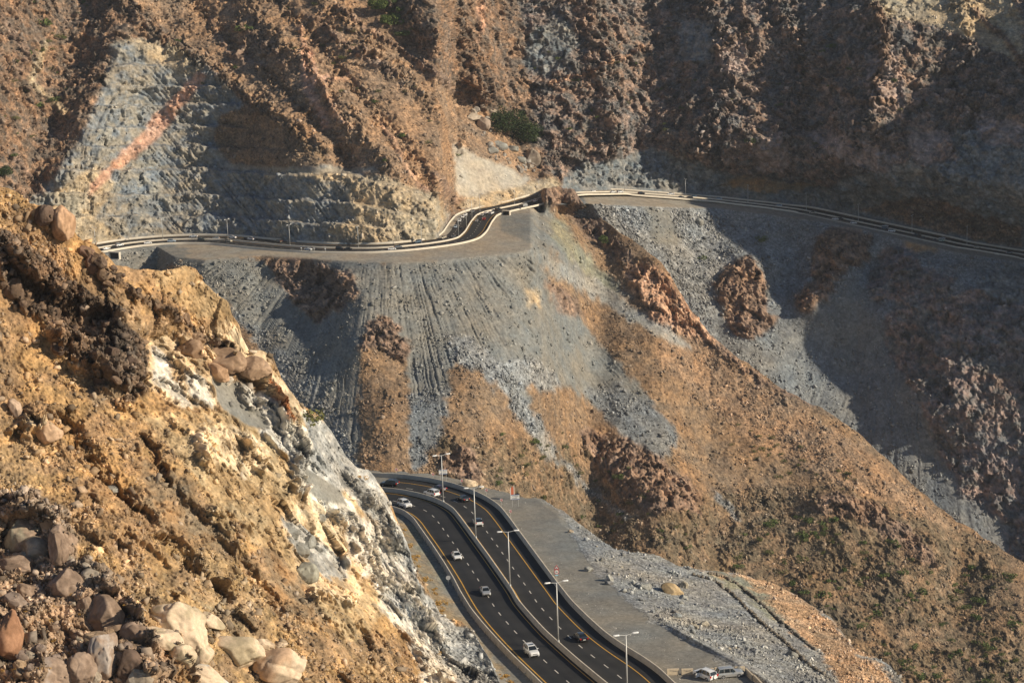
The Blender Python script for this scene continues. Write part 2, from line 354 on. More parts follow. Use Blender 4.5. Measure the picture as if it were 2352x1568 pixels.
C_DYK = [('pscree', 3, .15, [(1225, 580), (1300, 620), (1400, 672)]), ('crag', 6, .35, [(1450, 1040), (1520, 1080), (1600, 1140)]), ('pcrag', 8, .4, [(1540, 655), (1600, 720), (1640, 780)]),
 ('crag', 7, .5, [(1330, 470), (1370, 520), (1430, 575)]), ('crag', 7, .4, [(1640, 790), (1700, 835), (1780, 895), (1860, 930)]), ('blocks', 8, .1, [(1270, 1050), (1320, 1090), (1400, 1160), (1440, 1190)]), ('blocks', 6, .1, [(1640, 1130), (1700, 1190)])]
A_DYK = [('dboulder', 16, .9, [(0, 555), (60, 600), (110, 660), (190, 700), (280, 730)]), ('dboulder', 22, 1., [(120, 780), (200, 830), (270, 880)]), ('cream', 14, .8, [(130, 480), (150, 530)]), ('dboulder', 12, .8, [(85, 480), (110, 490)]),
 ('dboulder', 9, .6, [(200, 580), (250, 640), (330, 680), (420, 740), (520, 800)]), ('cream', 14, .9, [(430, 790), (520, 830), (590, 860), (640, 930)]), ('stain', 9, .7, [(610, 870), (655, 960)]),
 ('white', 14, 1., [(560, 900), (640, 960), (680, 1040), (690, 1120)]), ('white', 12, 1.1, [(770, 1180), (840, 1240), (865, 1320), (950, 1400), (1010, 1480)]), ('cream', 14, .9, [(450, 1010), (470, 1050)]), ('cream', 16, .9, [(560, 1010), (590, 1070)]),
 ('rust', 10, .8, [(230, 900), (280, 940)]), ('tanochre', 18, 1., [(480, 1190), (520, 1230)]), ('cream', 12, .9, [(720, 1370), (800, 1390)]), ('rust', 14, -1., [(330, 1000), (420, 1150), (560, 1300), (640, 1400)]), ('ochre', 16, -1.2, [(130, 960), (250, 1100), (400, 1260), (520, 1360)]),
 ('grock', 12, .9, [(800, 1090), (870, 1170), (900, 1250)]), ('pbrown', 18, 1.1, [(20, 1180), (120, 1200), (150, 1260)]), ('pbrown', 18, 1.1, [(200, 1300), (290, 1400), (340, 1500)]), ('pbrown', 14, 1., [(400, 1480), (460, 1560)]), ('cream', 14, .9, [(60, 980), (110, 1000)])]
# back mountains above the road -------------------------------------------------
EPTS = [(262, 0, -20), (258, 100, -20), (228, 190, -20), (185, 290, -18), (130, 400, -10), (200, 0, 24), (170, 140, 24), (125, 290, 24), (85, 410, 14), (0, 100, -8), (-100, 100, -6), (0, 300, -16), (30, 420, -10), (-100, 400, -8),
 (380, 60, -8), (470, 160, -14), (330, 250, -3), (330, 400, 0), (620, 262, -14), (520, 210, -8), (540, 330, 8), (500, 270, 0), (650, 290, -13), (705, 340, -14), (745, 385, -8), (650, 380, -6), (600, 300, -4), (780, 370, 4),
 (600, 60, -10), (700, 180, -10), (800, 300, -8), (900, 400, -6), (1000, 470, -4), (800, 120, 4), (900, 250, 4), (1020, 360, 4), (870, 0, 22), (940, 110, 26), (1050, 230, 28), (1180, 330, 26), (1235, 400, 14), (1130, 380, 6), (1060, 340, 0), (1100, 440, 2),
 (960, 0, -10), (1020, 80, -12), (1080, 190, -4), (1120, 90, 8), (1160, 0, 30), (1157, 130, 32), (1165, 260, 34), (1240, 100, 8), (1300, 200, 2), (1350, 0, -14), (1385, 140, -16), (1410, 280, -14), (1400, 370, -4), (1440, 60, 0), (1478, 40, 26), (1483, 180, 28), (1470, 310, 22), (1460, 400, 4),
 (1600, 60, -2), (1660, 200, -14), (1600, 330, -6), (1720, 60, -16), (1780, 160, 4), (1850, 290, 10), (1760, 330, -10), (2005, 60, -34), (2035, 170, -34), (1960, 290, -22), (2120, 180, -14), (2100, 320, -12), (2240, 60, -10), (2352, 160, -26), (2300, 320, -26), (2500, 300, -30), (2200, 430, -8),
 (0, 560, 0), (300, 560, 0), (600, 560, 0), (900, 560, 0), (1200, 470, 0), (1400, 440, 0), (1600, 445, 0), (1800, 465, 0), (2000, 500, 0), (2300, 560, 0), (2600, 620, 0), (0, -150, 0), (600, -150, 0), (1200, -150, 10), (1800, -150, -5), (2400, -150, -5)]
BEN = [[(200, 492), (512, 492), (804, 513), (1000, 535)], [(200, 441), (478, 441), (581, 451), (804, 461), (980, 500)], [(212, 386), (495, 384), (649, 396), (804, 396), (940, 430)], [(205, 331), (478, 330), (700, 345)], [(205, 290), (444, 284), (560, 290)], [(212, 239), (513, 236)], [(222, 198), (444, 195)], [(239, 147), (444, 140)], [(270, 100), (444, 95)]]
POLY_T = [(262, 95), (330, 90), (480, 160), (560, 240), (540, 330), (700, 372), (800, 385), (960, 440), (1035, 490), (1005, 570), (180, 600), (60, 470), (130, 400), (190, 300), (235, 200)]
def yE(px, py):
    t = T(px); g = np.interp(px, [0, 700, 1250, 1700, 2350], [.80, .72, .72, .85, .9])
    Ys = slopeY(px, py, t, g)
    w = blur(inpoly(POLY_T, px, py).astype(float), 8)
    lines = [t]+[L(b, px)+(fbm(px/28., px*0+i*9.3, px*0, 4, 33)-.5)*14 for i, b in enumerate(BEN)]
    Yq = Ys.copy()
    for a, b in zip(lines[:-1], lines[1:]):
        m = (py <= a) & (py > b); tt = np.clip((a-py)/np.maximum(a-b, 1), 0, 1)
        Ya = slopeY(px, a, t, g); Yb = slopeY(px, b, t, g)
        h = .3*tt+.7*sst(.88, 1, tt); Yq = np.where(m, Ya+(Yb-Ya)*h, Yq)
    Y = Ys*(1-w)+Yq*w
    d = rbf(EPTS, px, py)
    return Y+d*sst(0, 60, t-py)-np.clip(px-1180, 0, 700)*.10*sst(0, 160, t-py)
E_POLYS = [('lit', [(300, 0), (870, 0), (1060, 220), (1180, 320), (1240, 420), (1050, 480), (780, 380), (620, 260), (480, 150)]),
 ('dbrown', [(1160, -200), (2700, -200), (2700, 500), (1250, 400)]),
 ('brown', [(960, -200), (1165, -200), (1165, 300), (1080, 230), (900, 60)]),
 ('tan', [(1990, -150), (2250, -150), (2352, 60), (2352, 150), (2150, 60), (2000, 40)]),
 ('gterr', POLY_T),
 ('tan', [(640, 395), (850, 400), (1000, 440), (1032, 492), (1000, 552), (860, 562), (700, 520), (620, 450), (600, 400)]),
 ('gterr', [(650, 400), (790, 420), (820, 500), (700, 545), (620, 540), (500, 470)]),
 ('tan', [(120, 440), (220, 380), (260, 420), (220, 500), (300, 560), (150, 560)]),
 ('tan', [(290, 90), (400, 110), (470, 160), (440, 175), (330, 130)]),
 ('orange', [(505, 262), (560, 250), (660, 275), (738, 340), (752, 378), (640, 390), (520, 372), (490, 320)]),
 ('pink', [(455, 165), (475, 178), (455, 205), (425, 235), (385, 290), (345, 335), (300, 370), (255, 395), (225, 440), (205, 445), (210, 425), (250, 380), (290, 340), (325, 310), (350, 265), (395, 225), (430, 190)]),
 ('pink', [(700, 90), (720, 130), (735, 180), (760, 165), (750, 190), (720, 210), (760, 290), (740, 290), (700, 210), (690, 130)]),
 ('pink', [(1100, 0), (1115, 40), (1105, 80), (1098, 60)]),
 ('shot', [(1040, 330), (1100, 362), (1150, 375), (1222, 412), (1200, 425), (1130, 440), (1075, 456), (1050, 450), (1047, 395)]),
 ('tan', [(1075, 456), (1130, 440), (1200, 425), (1260, 408), (1290, 425), (1240, 445), (1133, 476), (1089, 483), (1050, 478)]),
 ('bgrey', [(1290, 412), (1330, 378), (1420, 365), (1500, 340), (1560, 362), (1640, 390), (1760, 415), (1900, 430), (2000, 390), (2100, 370), (2200, 300), (2500, 330), (2700, 680), (1838, 495), (1541, 460), (1300, 455)]),
 ('slab', [(1640, 95), (1700, 70), (1720, 160), (1660, 190)]), ('slab', [(1990, 130), (2060, 120), (2080, 250), (2000, 265)]), ('slab', [(1840, 300), (1930, 310), (2060, 360), (2040, 400), (1900, 350)]), ('slab', [(1730, 340), (1790, 300), (1820, 380), (1740, 400)]), ('slab', [(2080, 300), (2180, 300), (2200, 370), (2100, 380)]), ('slab', [(1230, 130), (1280, 60), (1300, 110), (1260, 190)]), ('slab', [(2230, 260), (2352, 280), (2352, 340), (2260, 330)]),
 ('rust', [(1690, 408), (1790, 412), (1880, 425), (1830, 440), (1740, 440), (1650, 425)]),
 ('brown', [(1960, 480), (2120, 450), (2350, 520), (2350, 570), (2150, 530)]),
 ('bgrey', [(1560, 40), (1640, 60), (1640, 150), (1560, 140)]),
 ('bgrey', [(1215, 80), (1300, 40), (1330, 100), (1260, 180), (1200, 150)]),
 ('sand', [(500, 380), (800, 388), (860, 384), (870, 392), (780, 398), (640, 394), (500, 388)]),
]
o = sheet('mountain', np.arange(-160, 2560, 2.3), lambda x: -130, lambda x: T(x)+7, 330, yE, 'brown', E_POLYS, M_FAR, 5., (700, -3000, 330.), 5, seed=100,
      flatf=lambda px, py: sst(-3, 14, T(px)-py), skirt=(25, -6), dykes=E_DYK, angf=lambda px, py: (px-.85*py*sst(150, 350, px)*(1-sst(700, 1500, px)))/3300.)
# slopes below the road, the spur and its gravel terrace ---------------------------
CPTS = [(560, 600, 0), (600, 690, 4), (640, 840, -4), (700, 650, 12), (745, 640, 14), (720, 740, 6), (790, 640, -8), (840, 700, -14), (830, 800, -16), (800, 900, -4), (820, 1060, -6), (900, 700, -6), (930, 850, 2), (880, 960, -12), (950, 1040, -2),
 (1000, 800, -2), (1000, 650, -2), (1200, 700, 0), (1060, 870, -12), (1080, 980, -12), (1180, 950, 2), (1280, 900, -10), (1320, 1010, -6), (1240, 1040, 2), (1400, 850, 0), (1480, 960, 2), (1340, 1000, -8), (1420, 1080, -10), (1560, 1150, -12), (1600, 1190, -8), (1400, 1150, 2),
 (1300, 560, 6), (1350, 620, 6), (1400, 650, 8), (1600, 1020, 4), (1640, 1230, 8), (1730, 1250, 7), (1800, 1160, 0), (1900, 1150, -10), (2000, 1180, -12), (2120, 1270, -13), (1980, 1320, 6), (1860, 1300, 4), (2130, 1400, -4), (2200, 1350, 8), (2300, 1450, -14),
 (430, 620, 2), (300, 620, 0), (150, 640, 0), (500, 580, 0), (900, 590, 0), (1200, 575, 0), (1150, 1200, 0), (1300, 1300, 0), (1600, 1500, 0), (2000, 1600, 0), (2400, 1700, 0), (600, 1200, 0)]
RID = [(1236, 1350), (1290, 1388), (1345, 1384), (1415, 1362), (1500, 1338), (1550, 1325), (1676, 1300), (1810, 1282), (1946, 1268), (2035, 1258), (2143, 1245), (2352, 1222), (2600, 1190)]
def yC(px, py):
    e = np.where(px < 1215, Eg(px), 574.); Yp = far_pt(px, py)[1]
    Ys = slopeY(px, py, e, np.interp(px, [400, 1000, 1400], [.62, .66, .62]))
    Ys = Ys+rbf(CPTS, px, py)*sst(0, 50, py-e)
    left = np.where(py < e, Yp, Ys)+.75*(np.sqrt((px-1215)**2+50**2)+px-1215)/2*np.maximum(sst(570, 660, py), sst(1216, 1240, px))
    s = L(SIL, px); rxx, r0 = ray(px, s); _, rz = ray(px, py); Yr = L(RID, px); Zr = -r0*Yr
    g = .60; sp_ = (Zr+g*Yr)/(g-rz)+rbf(CPTS, px, py)*sst(0, 70, py-s)
    w = sst(1225, 1430, px)
    w = np.maximum(w, sst(1234, 1256, px)*(1-sst(462, 520, py)))
    return left*(1-w)+sp_*w
def flatC(px, py):
    e = Eg(px); f = np.where(px < 1222, sst(-1, 16, py-e), 1.0)
    f = np.where((px >= 1222), sst(1215, 1262, px)*1.0+ (1-sst(1215, 1262, px))*sst(-1, 16, py-e), f)
    return np.clip(f, 0, 1)
def topC(x): return float(T(x)+2.0) if x < 1232 else float(L(SIL, x))
def botC(x):
    a = L(ASIL, x) if x < 850 else 0
    b = L(BSIL, x) if x > 840 else 0
    return float(max(a, b, T(x)+30)+75)
C_POLYS = [('olive', [(1560, 1150), (1900, 1100), (2300, 1250), (2400, 1700), (1700, 1700), (1380, 1180)]),
 ('olive', [(1000, 1000), (1560, 1040), (1600, 1300), (1000, 1200)]),
 ('lit', [(1560, 700), (1700, 850), (2000, 1040), (2200, 1220), (1950, 1130), (1700, 1000), (1500, 820)]),
 ('scree', [(400, 590), (900, 600), (1215, 576), (1262, 640), (1340, 740), (1420, 830), (1500, 930), (1565, 1005), (1520, 1055), (1430, 1000), (1380, 945), (1310, 890), (1250, 868), (1200, 880), (1230, 960), (1290, 1060), (1262, 1060), (1190, 960), (1130, 870), (1040, 822), (1030, 900), (1010, 1000), (962, 1075), (942, 1075), (940, 900), (930, 790), (900, 735), (860, 720), (825, 790), (822, 1090), (770, 1100), (640, 860), (520, 700)]),
 ('screeb', [(1500, 930), (1565, 1005), (1520, 1055), (1430, 1000), (1380, 945), (1340, 900), (1420, 880)]),
 ('screeb', [(940, 900), (1030, 890), (1010, 1000), (962, 1075), (942, 1075)]),
 ('screeb', [(520, 700), (600, 760), (700, 850), (800, 1000), (822, 1090), (770, 1100), (640, 860)]),
 ('blocks', [(1010, 760), (1080, 770), (1150, 830), (1230, 820), (1300, 880), (1260, 905), (1210, 880), (1190, 900), (1235, 965), (1290, 1055), (1262, 1062), (1190, 960), (1130, 872), (1040, 825)]),
 ('crag', [(612, 590), (690, 590), (760, 612), (822, 640), (825, 690), (770, 720), (730, 745), (670, 700), (640, 650)]),
 ('crag', [(850, 735), (900, 735), (940, 800), (930, 830), (860, 790), (815, 810)]),
 ('tan', [(1210, 660), (1240, 670), (1245, 700), (1215, 705)]),
 ('crag', [(1248, 640), (1300, 665), (1345, 730), (1290, 720)]),
 ('crag', [(1320, 980), (1450, 1010), (1560, 1080), (1600, 1130), (1610, 1180), (1560, 1170), (1480, 1180), (1380, 1090)]),
 ('crag', [(1010, 1040), (1080, 1030), (1110, 1110), (1020, 1090)]),
 ('crag', [(1880, 1130), (1950, 1140), (2030, 1170), (2080, 1210), (2140, 1260), (2150, 1310), (2110, 1290), (2050, 1240), (1960, 1190), (1880, 1180)]),
 ('scree', [(1228, 505), (1260, 480), (1300, 520), (1360, 600), (1430, 660), (1450, 690), (1420, 680), (1340, 640), (1280, 590)]),
 ('ggreen', [(1240, 510), (1290, 500), (1330, 560), (1400, 640), (1430, 672), (1390, 660), (1330, 610), (1280, 560)]),
 ('pscree', [(1215, 568), (1235, 572), (1320, 620), (1420, 680), (1510, 735), (1592, 798), (1560, 796), (1470, 750), (1360, 685), (1260, 625)]),
 ('pcrag', [(1440, 600), (1500, 612), (1540, 640), (1590, 715), (1640, 775), (1600, 785), (1540, 745), (1490, 705), (1440, 660)]),
 ('pcrag', [(1500, 705), (1560, 750), (1540, 760), (1480, 720)]),
 ('crag', [(1236, 430), (1325, 430), (1345, 480), (1390, 540), (1440, 580), (1470, 620), (1420, 600), (1360, 550), (1310, 500), (1300, 476), (1250, 478)]),
 ('scree', [(1110, 480), (1262, 470), (1270, 610), (1190, 600), (1100, 560)]),
 ('sand', [(150, 560)]+[(x, float(T(x))-6) for x in range(180, 1226, 20)]+[(1240, 470), (1245, 486), (1150, 492), (1150, 530), (1225, 560)]+[(x, float(Eg(x))+1) for x in range(1215, 150, -25)]),
 ('scree', [(170, 575), (380, 562), (430, 566), (440, 590), (400, 610), (170, 640)]),
]
sheet('ridge', np.concatenate([np.arange(120, 860, 2.4), np.arange(860, 2460, 2.1)]), topC, botC, 300, yC, 'orange', C_POLYS, M_FAR, 4.2, (883, 320, 60.), 10, edge=5., flatf=flatC, skirt=(14, -5), seed=200, amp=.9, dykes=C_DYK, gulk=.8)
# the canyon wall under the right-hand stretch ----------------------------------------
DPTS = [(1345, 500, 0), (1500, 520, 0), (1600, 600, 4), (1600, 700, 0), (1650, 640, -2), (1700, 650, -14), (1745, 620, -12), (1740, 740, -10), (1800, 650, 8), (1830, 560, 2), (1930, 560, -18), (1960, 620, -14), (1870, 700, -16), (1850, 800, 4), (2010, 620, 6), (2060, 640, -12), (2020, 720, -10), (1960, 800, 8), (1900, 950, 6), (2050, 800, 4), (2100, 900, -6), (2200, 800, -18), (2300, 700, -22), (2150, 1050, 10), (2250, 1100, 6), (2352, 1000, -10), (2220, 950, -14), (2352, 700, -26), (2300, 620, -10), (2300, 1250, 4), (2400, 1250, -8), (2600, 900, -20), (1260, 500, 0), (1700, 480, 0), (2000, 530, 0), (2352, 610, 0), (1500, 800, 0), (1800, 1050, 0), (2100, 1350, 0)]
def yD(px, py):
    e = Eg(px); e = np.where(px < 1345, 470, e); Yp = far_pt(px, py)[1]
    Ys = slopeY(px, py, e, np.interp(px, [1300, 1700, 2100, 2352], [.66, .78, .9, 1.0]))+rbf(DPTS, px, py)*sst(0, 45, py-e)
    Ys = np.maximum(Ys, L(RID, px)+14)
    return np.where(py < e, Yp, Ys)
D_POLYS = [('blocks', [(1370, 470), (1560, 470), (1650, 500), (1700, 600), (1640, 700), (1650, 790), (1600, 760), (1480, 600)]),
 ('scree', [(1480, 470), (1540, 480), (1560, 560), (1500, 560)]),
 ('crag', [(1640, 660), (1660, 610), (1720, 590), (1762, 640), (1760, 720), (1800, 730), (1740, 780), (1680, 770)]),
 ('crag', [(1880, 540), (1905, 520), (1950, 515), (2000, 540), (1990, 600), (1920, 640), (1910, 700), (1850, 720), (1820, 700), (1860, 640)]),
 ('dscree', [(1950, 640), (2010, 700), (2040, 810), (2090, 880), (2140, 1000), (2200, 1130), (2300, 1200), (2400, 1320), (2200, 1250), (2040, 1060), (1900, 950), (1700, 800), (1760, 780), (1850, 730)]),
 ('purple', [(2040, 560), (2100, 560), (2110, 610), (2200, 640), (2160, 720), (2100, 700), (2010, 690), (1990, 640)]),
 ('purple', [(2060, 690), (2150, 700), (2352, 620), (2600, 600), (2600, 1300), (2320, 1290), (2300, 1200), (2200, 1130), (2140, 1000), (2090, 880), (2040, 810), (2020, 740)]),
 ('bgrey', [(2240, 610), (2352, 605), (2352, 700), (2260, 680)]),
 ('rust', [(2070, 548), (2150, 562), (2160, 580), (2080, 572)]),
 ('sand', [(1330, 440)]+[(x, float(T(x))-6) for x in range(1345, 2500, 25)]+[(x, float(Eg(x))+.5) for x in range(2500, 1330, -25)]),
]
def flatD(px, py): return sst(0, 14, py-np.where(px < 1345, 470, Eg(px)))
sheet('canyon_wall', np.arange(1236, 2560, 2.2), lambda x: float(T(x)+2), lambda x: float(max(L(SIL, x), T(x)+40)+60), 300, yD, 'screeb', D_POLYS, M_FAR, 5., (2080, 300, 52.), 8, flatf=flatD, skirt=None, seed=300, rillk=.45)
# near road terrace -----------------------------------------------------------------
FLAT_R = [(1079, 900), (1118, 1120), (1126, 1140), (1148, 1235), (1190, 1292), (1290, 1358), (1350, 1415), (1395, 1470), (1430, 1500), (1475, 1600), (1520, 1690), (1568, 1745), (1700, 1900)]   # (py, px) right edge of the flat gravel
def drop(px, py):
    ex = L(FLAT_R, py); d = np.maximum(px-ex, 0)
    ex = ex+(fbm(py/40., py*0, py*0, 2, 71)-.5)*40; d = np.maximum(px-ex, 0)
    berm = np.exp(-((px-ex-22)/17)**2)*1.25*sst(1395, 1450, py)*(.6+.6*vn(px/40., py/40., py*0, 72))
    return d*.020*12/10-berm+(np.maximum(px-ex-230, 0)*.03)
def yB(px, py):
    rx, rz = ray(px, py); h = -drop(px, py)
    left = np.maximum(0, (L([(1079, 800), (1160, 870), (1200, 930), (1300, 995), (1400, 1060), (1560, 1165), (1800, 1300)], py)-px))
    h = h+np.minimum(left*.04, 3.)
    return (NA-NB*NY+h)/(rz-NB)
TRAIL = [(1590, 1318), (1640, 1334), (1700, 1366), (1760, 1412), (1820, 1458), (1862, 1502), (1880, 1520), (1868, 1526), (1800, 1482), (1730, 1426), (1680, 1378), (1620, 1342)]
B_POLYS = [('gravel', [(700, 1000), (1130, 1110), (1245, 1146), (1290, 1180), (1350, 1290), (1410, 1350), (1470, 1400), (1520, 1440), (1620, 1490), (1700, 1530), (1800, 1650), (1000, 1700), (700, 1200)]),
 ('gtalus', [(1240, 1140), (1290, 1165), (1420, 1255), (1500, 1268), (1600, 1300), (1700, 1370), (1800, 1450), (1900, 1530), (2020, 1650), (1760, 1650), (1740, 1565), (1600, 1480), (1500, 1430), (1410, 1352), (1352, 1290), (1300, 1195)]),
 ('orub', [(1600, 1300), (1800, 1330), (2200, 1700), (2000, 1700), (1880, 1500), (1800, 1430), (1700, 1350)]),
 ('ggreen', [(1615, 1312), (1700, 1325), (1760, 1370), (1800, 1430), (1770, 1415), (1700, 1360), (1640, 1330)]),
 ('verge', [(800, 1130), (890, 1160), (925, 1190), (962, 1255), (1008, 1330), (1050, 1400), (1090, 1450), (1160, 1540), (1100, 1560), (1000, 1480), (880, 1300)]),
 ('ggreen', [(930, 1190), (965, 1220), (1000, 1290), (1040, 1350), (1028, 1352), (985, 1290), (945, 1225)]),
]
def flatB(px, py):
    ex = L(FLAT_R, py); return sst(2, 30, px-ex)*.9+.0
sheet('roadside_ground', np.arange(790, 2250, 2.0), lambda x: float(L(BSIL, x)), lambda x: max(1640., float(L(BSIL, x))+40), 260, yB, 'gtalus', B_POLYS, M_MID, 3.0, (1500, 0, 100.), 13, edge=4, flatf=flatB, skirt=(4, -3.5), seed=400, amp=.8)
# foreground hillside ---------------------------------------------------------------
APTS = [(0, 430, 350), (130, 470, 354), (215, 560, 358), (320, 600, 364), (440, 600, 372), (520, 690, 374), (560, 780, 376), (640, 860, 378), (700, 940, 378), (790, 1040, 382), (860, 1100, 384), (905, 1180, 382), (950, 1300, 376), (1000, 1400, 370), (1085, 1445, 366), (1150, 1568, 348), (1200, 1700, 330),
 (0, 700, 340), (0, 1000, 318), (0, 1300, 294), (0, 1568, 270), (0, 1700, 258), (-200, 1000, 306), (-200, 430, 340), (-200, 1700, 240),
 (200, 750, 350), (330, 760, 354), (300, 830, 346), (250, 930, 334), (430, 790, 366), (350, 780, 362), (400, 930, 346), (520, 930, 360), (600, 900, 372), (450, 1000, 340), (620, 1040, 358), (690, 1060, 364), (740, 1120, 366),
 (300, 1150, 318), (430, 1250, 316), (600, 1200, 334), (700, 1180, 352), (760, 1160, 364), (800, 1240, 362), (830, 1130, 374), (860, 1330, 362), (700, 1400, 322), (800, 1420, 330), (880, 1400, 350), (940, 1500, 342), (1000, 1500, 352), (1050, 1470, 362),
 (150, 1200, 304), (250, 1350, 292), (350, 1480, 286), (450, 1420, 298), (600, 1500, 304), (700, 1568, 304), (500, 1700, 276), (850, 1700, 300)]
def yA(px, py): return rbf(APTS, px, py)
A_POLYS = [('tanochre', [(300, 950), (900, 950), (900, 1400), (700, 1568), (300, 1250)]),
 ('ochre', [(150, 900), (330, 960), (500, 1150), (640, 1300), (820, 1500), (700, 1568), (500, 1400), (300, 1250), (100, 1000)]),
 ('rust', [(330, 1050), (460, 1120), (520, 1240), (430, 1270), (330, 1180)]),
 ('rust', [(600, 1250), (700, 1330), (760, 1450), (640, 1400)]),
 ('dboulder', [(0, 530), (60, 560), (150, 640), (250, 720), (330, 780), (340, 900), (290, 930), (230, 900), (190, 850), (120, 800), (60, 720), (0, 640)]),
 ('tanochre', [(360, 610), (430, 600), (470, 650), (500, 680), (525, 700), (540, 760), (480, 740), (400, 700), (360, 660)]),
 ('rust', [(180, 870), (260, 870), (290, 900), (270, 950), (210, 930)]),
 ('cream', [(340, 790), (380, 775), (430, 800), (505, 890), (512, 935), (450, 940), (390, 930), (345, 870)]),
 ('cream', [(420, 780), (520, 740), (600, 800), (660, 900), (600, 860), (520, 850), (450, 830)]),
 ('white', [(345, 800), (365, 800), (420, 900), (440, 935), (410, 930), (360, 870)]),
 ('white', [(430, 850), (470, 880), (505, 920), (490, 935), (440, 930)]),
 ('white', [(690, 940), (720, 960), (700, 1000), (760, 1080), (820, 1150), (760, 1110), (700, 1060), (680, 1000)]),
 ('white', [(540, 890), (600, 900), (650, 950), (690, 1010), (700, 1060), (760, 1110), (820, 1170), (850, 1230), (860, 1300), (830, 1330), (770, 1210), (700, 1140), (640, 1040), (600, 980)]),
 ('cream', [(600, 820), (650, 870), (690, 930), (680, 960), (630, 900)]),
 ('stain', [(600, 865), (625, 880), (665, 955), (650, 972), (620, 930)]),
 ('cream', [(430, 990), (500, 980), (600, 1000), (620, 1080), (560, 1090), (450, 1050)]),
 ('cream', [(700, 1130), (780, 1200), (830, 1300), (820, 1390), (700, 1350), (640, 1200)]),
 ('grock', [(700, 950), (760, 980), (860, 1085), (905, 1170), (950, 1290), (960, 1390), (900, 1330), (860, 1200), (800, 1130), (720, 1080), (690, 1000)]),
 ('white', [(835, 1180), (880, 1230), (930, 1300), (975, 1370), (1005, 1430), (1060, 1568), (990, 1600), (930, 1480), (870, 1390), (840, 1300)]),
 ('grock', [(940, 1320), (1000, 1370), (1040, 1430), (1110, 1450), (1160, 1568), (1180, 1700), (1060, 1700), (1040, 1560), (1000, 1450)]),
 ('gravel', [(480, 870), (560, 880), (620, 990), (560, 975), (510, 940)]),
 ('gravel', [(700, 1070), (780, 1120), (800, 1160), (740, 1150), (690, 1110)]),
 ('pbrown', [(0, 1130), (80, 1130), (150, 1180), (180, 1290), (260, 1330), (310, 1400), (350, 1470), (420, 1568), (430, 1700), (-300, 1700), (-300, 1130)]),
 ('grock', [(640, 1180), (720, 1230), (800, 1290), (790, 1340), (720, 1310), (660, 1240)]),
]
def topA(x): return float(L(ASIL, x))
sheet('hillside', np.concatenate([np.arange(-160, 1215, 2.0)]), topA, lambda x: 1660., 520, yA, 'ochre', A_POLYS, M_FORE, 3.9, (-300, -600, 90.), 10, edge=5, skirt=(8, -9), seed=500, amp=1.0, dykes=A_DYK, gulk=.6, nedge=45, relf=.7)
# unseen mountain right of the view, its crest shaped to throw the long shadow ---------------------
def shadow_ridge():
    ys = np.arange(700, 2000, 12.); n = 40
    top = np.interp(ys, [700, 980, 1133, 1220, 1245, 1275, 1310, 1350, 1450, 1600, 2000], [-460, -440, -410, -390, -330, -225, -130, -80, -78, -95, -100])
    t = np.linspace(0, 1, n); X = 405+t[None, :]*420+0*ys[:, None]; Yg = ys[:, None]+0*X
    prof = 0
    k = np.interp(t, [0, .08, 1], [1, 0, .3])
    Z = top[:, None]*(1-k)+(-430)*k
    Z = Z+(fbm(X/45, Yg/45, X*0, 5, 900)-.5)*60*np.sin(np.pi*np.clip(t*1.6+.25, 0, 1))[None, :]
    P = np.stack([X, Yg, Z], -1); idx = np.arange(len(ys)*n).reshape(len(ys), n)
    F = np.stack([idx[:-1, :-1], idx[1:, :-1], idx[1:, 1:], idx[:-1, 1:]], -1).reshape(-1, 4)
    c = np.full((P.size//3, 3), .2)*np.array([1.1, .8, .6]); 
    tag(mesh_np('hill', P.reshape(-1, 3), F, M_FAR, True, c, np.ones(len(c))), kind='structure')  # out-of-view shadow caster for the right-hand slopes
shadow_ridge()
# valley floor beneath everything
gv = np.array([[-3000, -500, -520], [4000, -500, -520], [4000, 6000, -520], [-3000, 6000, -520]], float)
tag(mesh_np('ground', gv, [[0, 1, 2, 3]], M_FAR, False, np.full((4, 3), .2), np.ones(4)), kind='structure')

M_STN = ground_mat('loose stone', 1.5, 2.5, .02, .2)
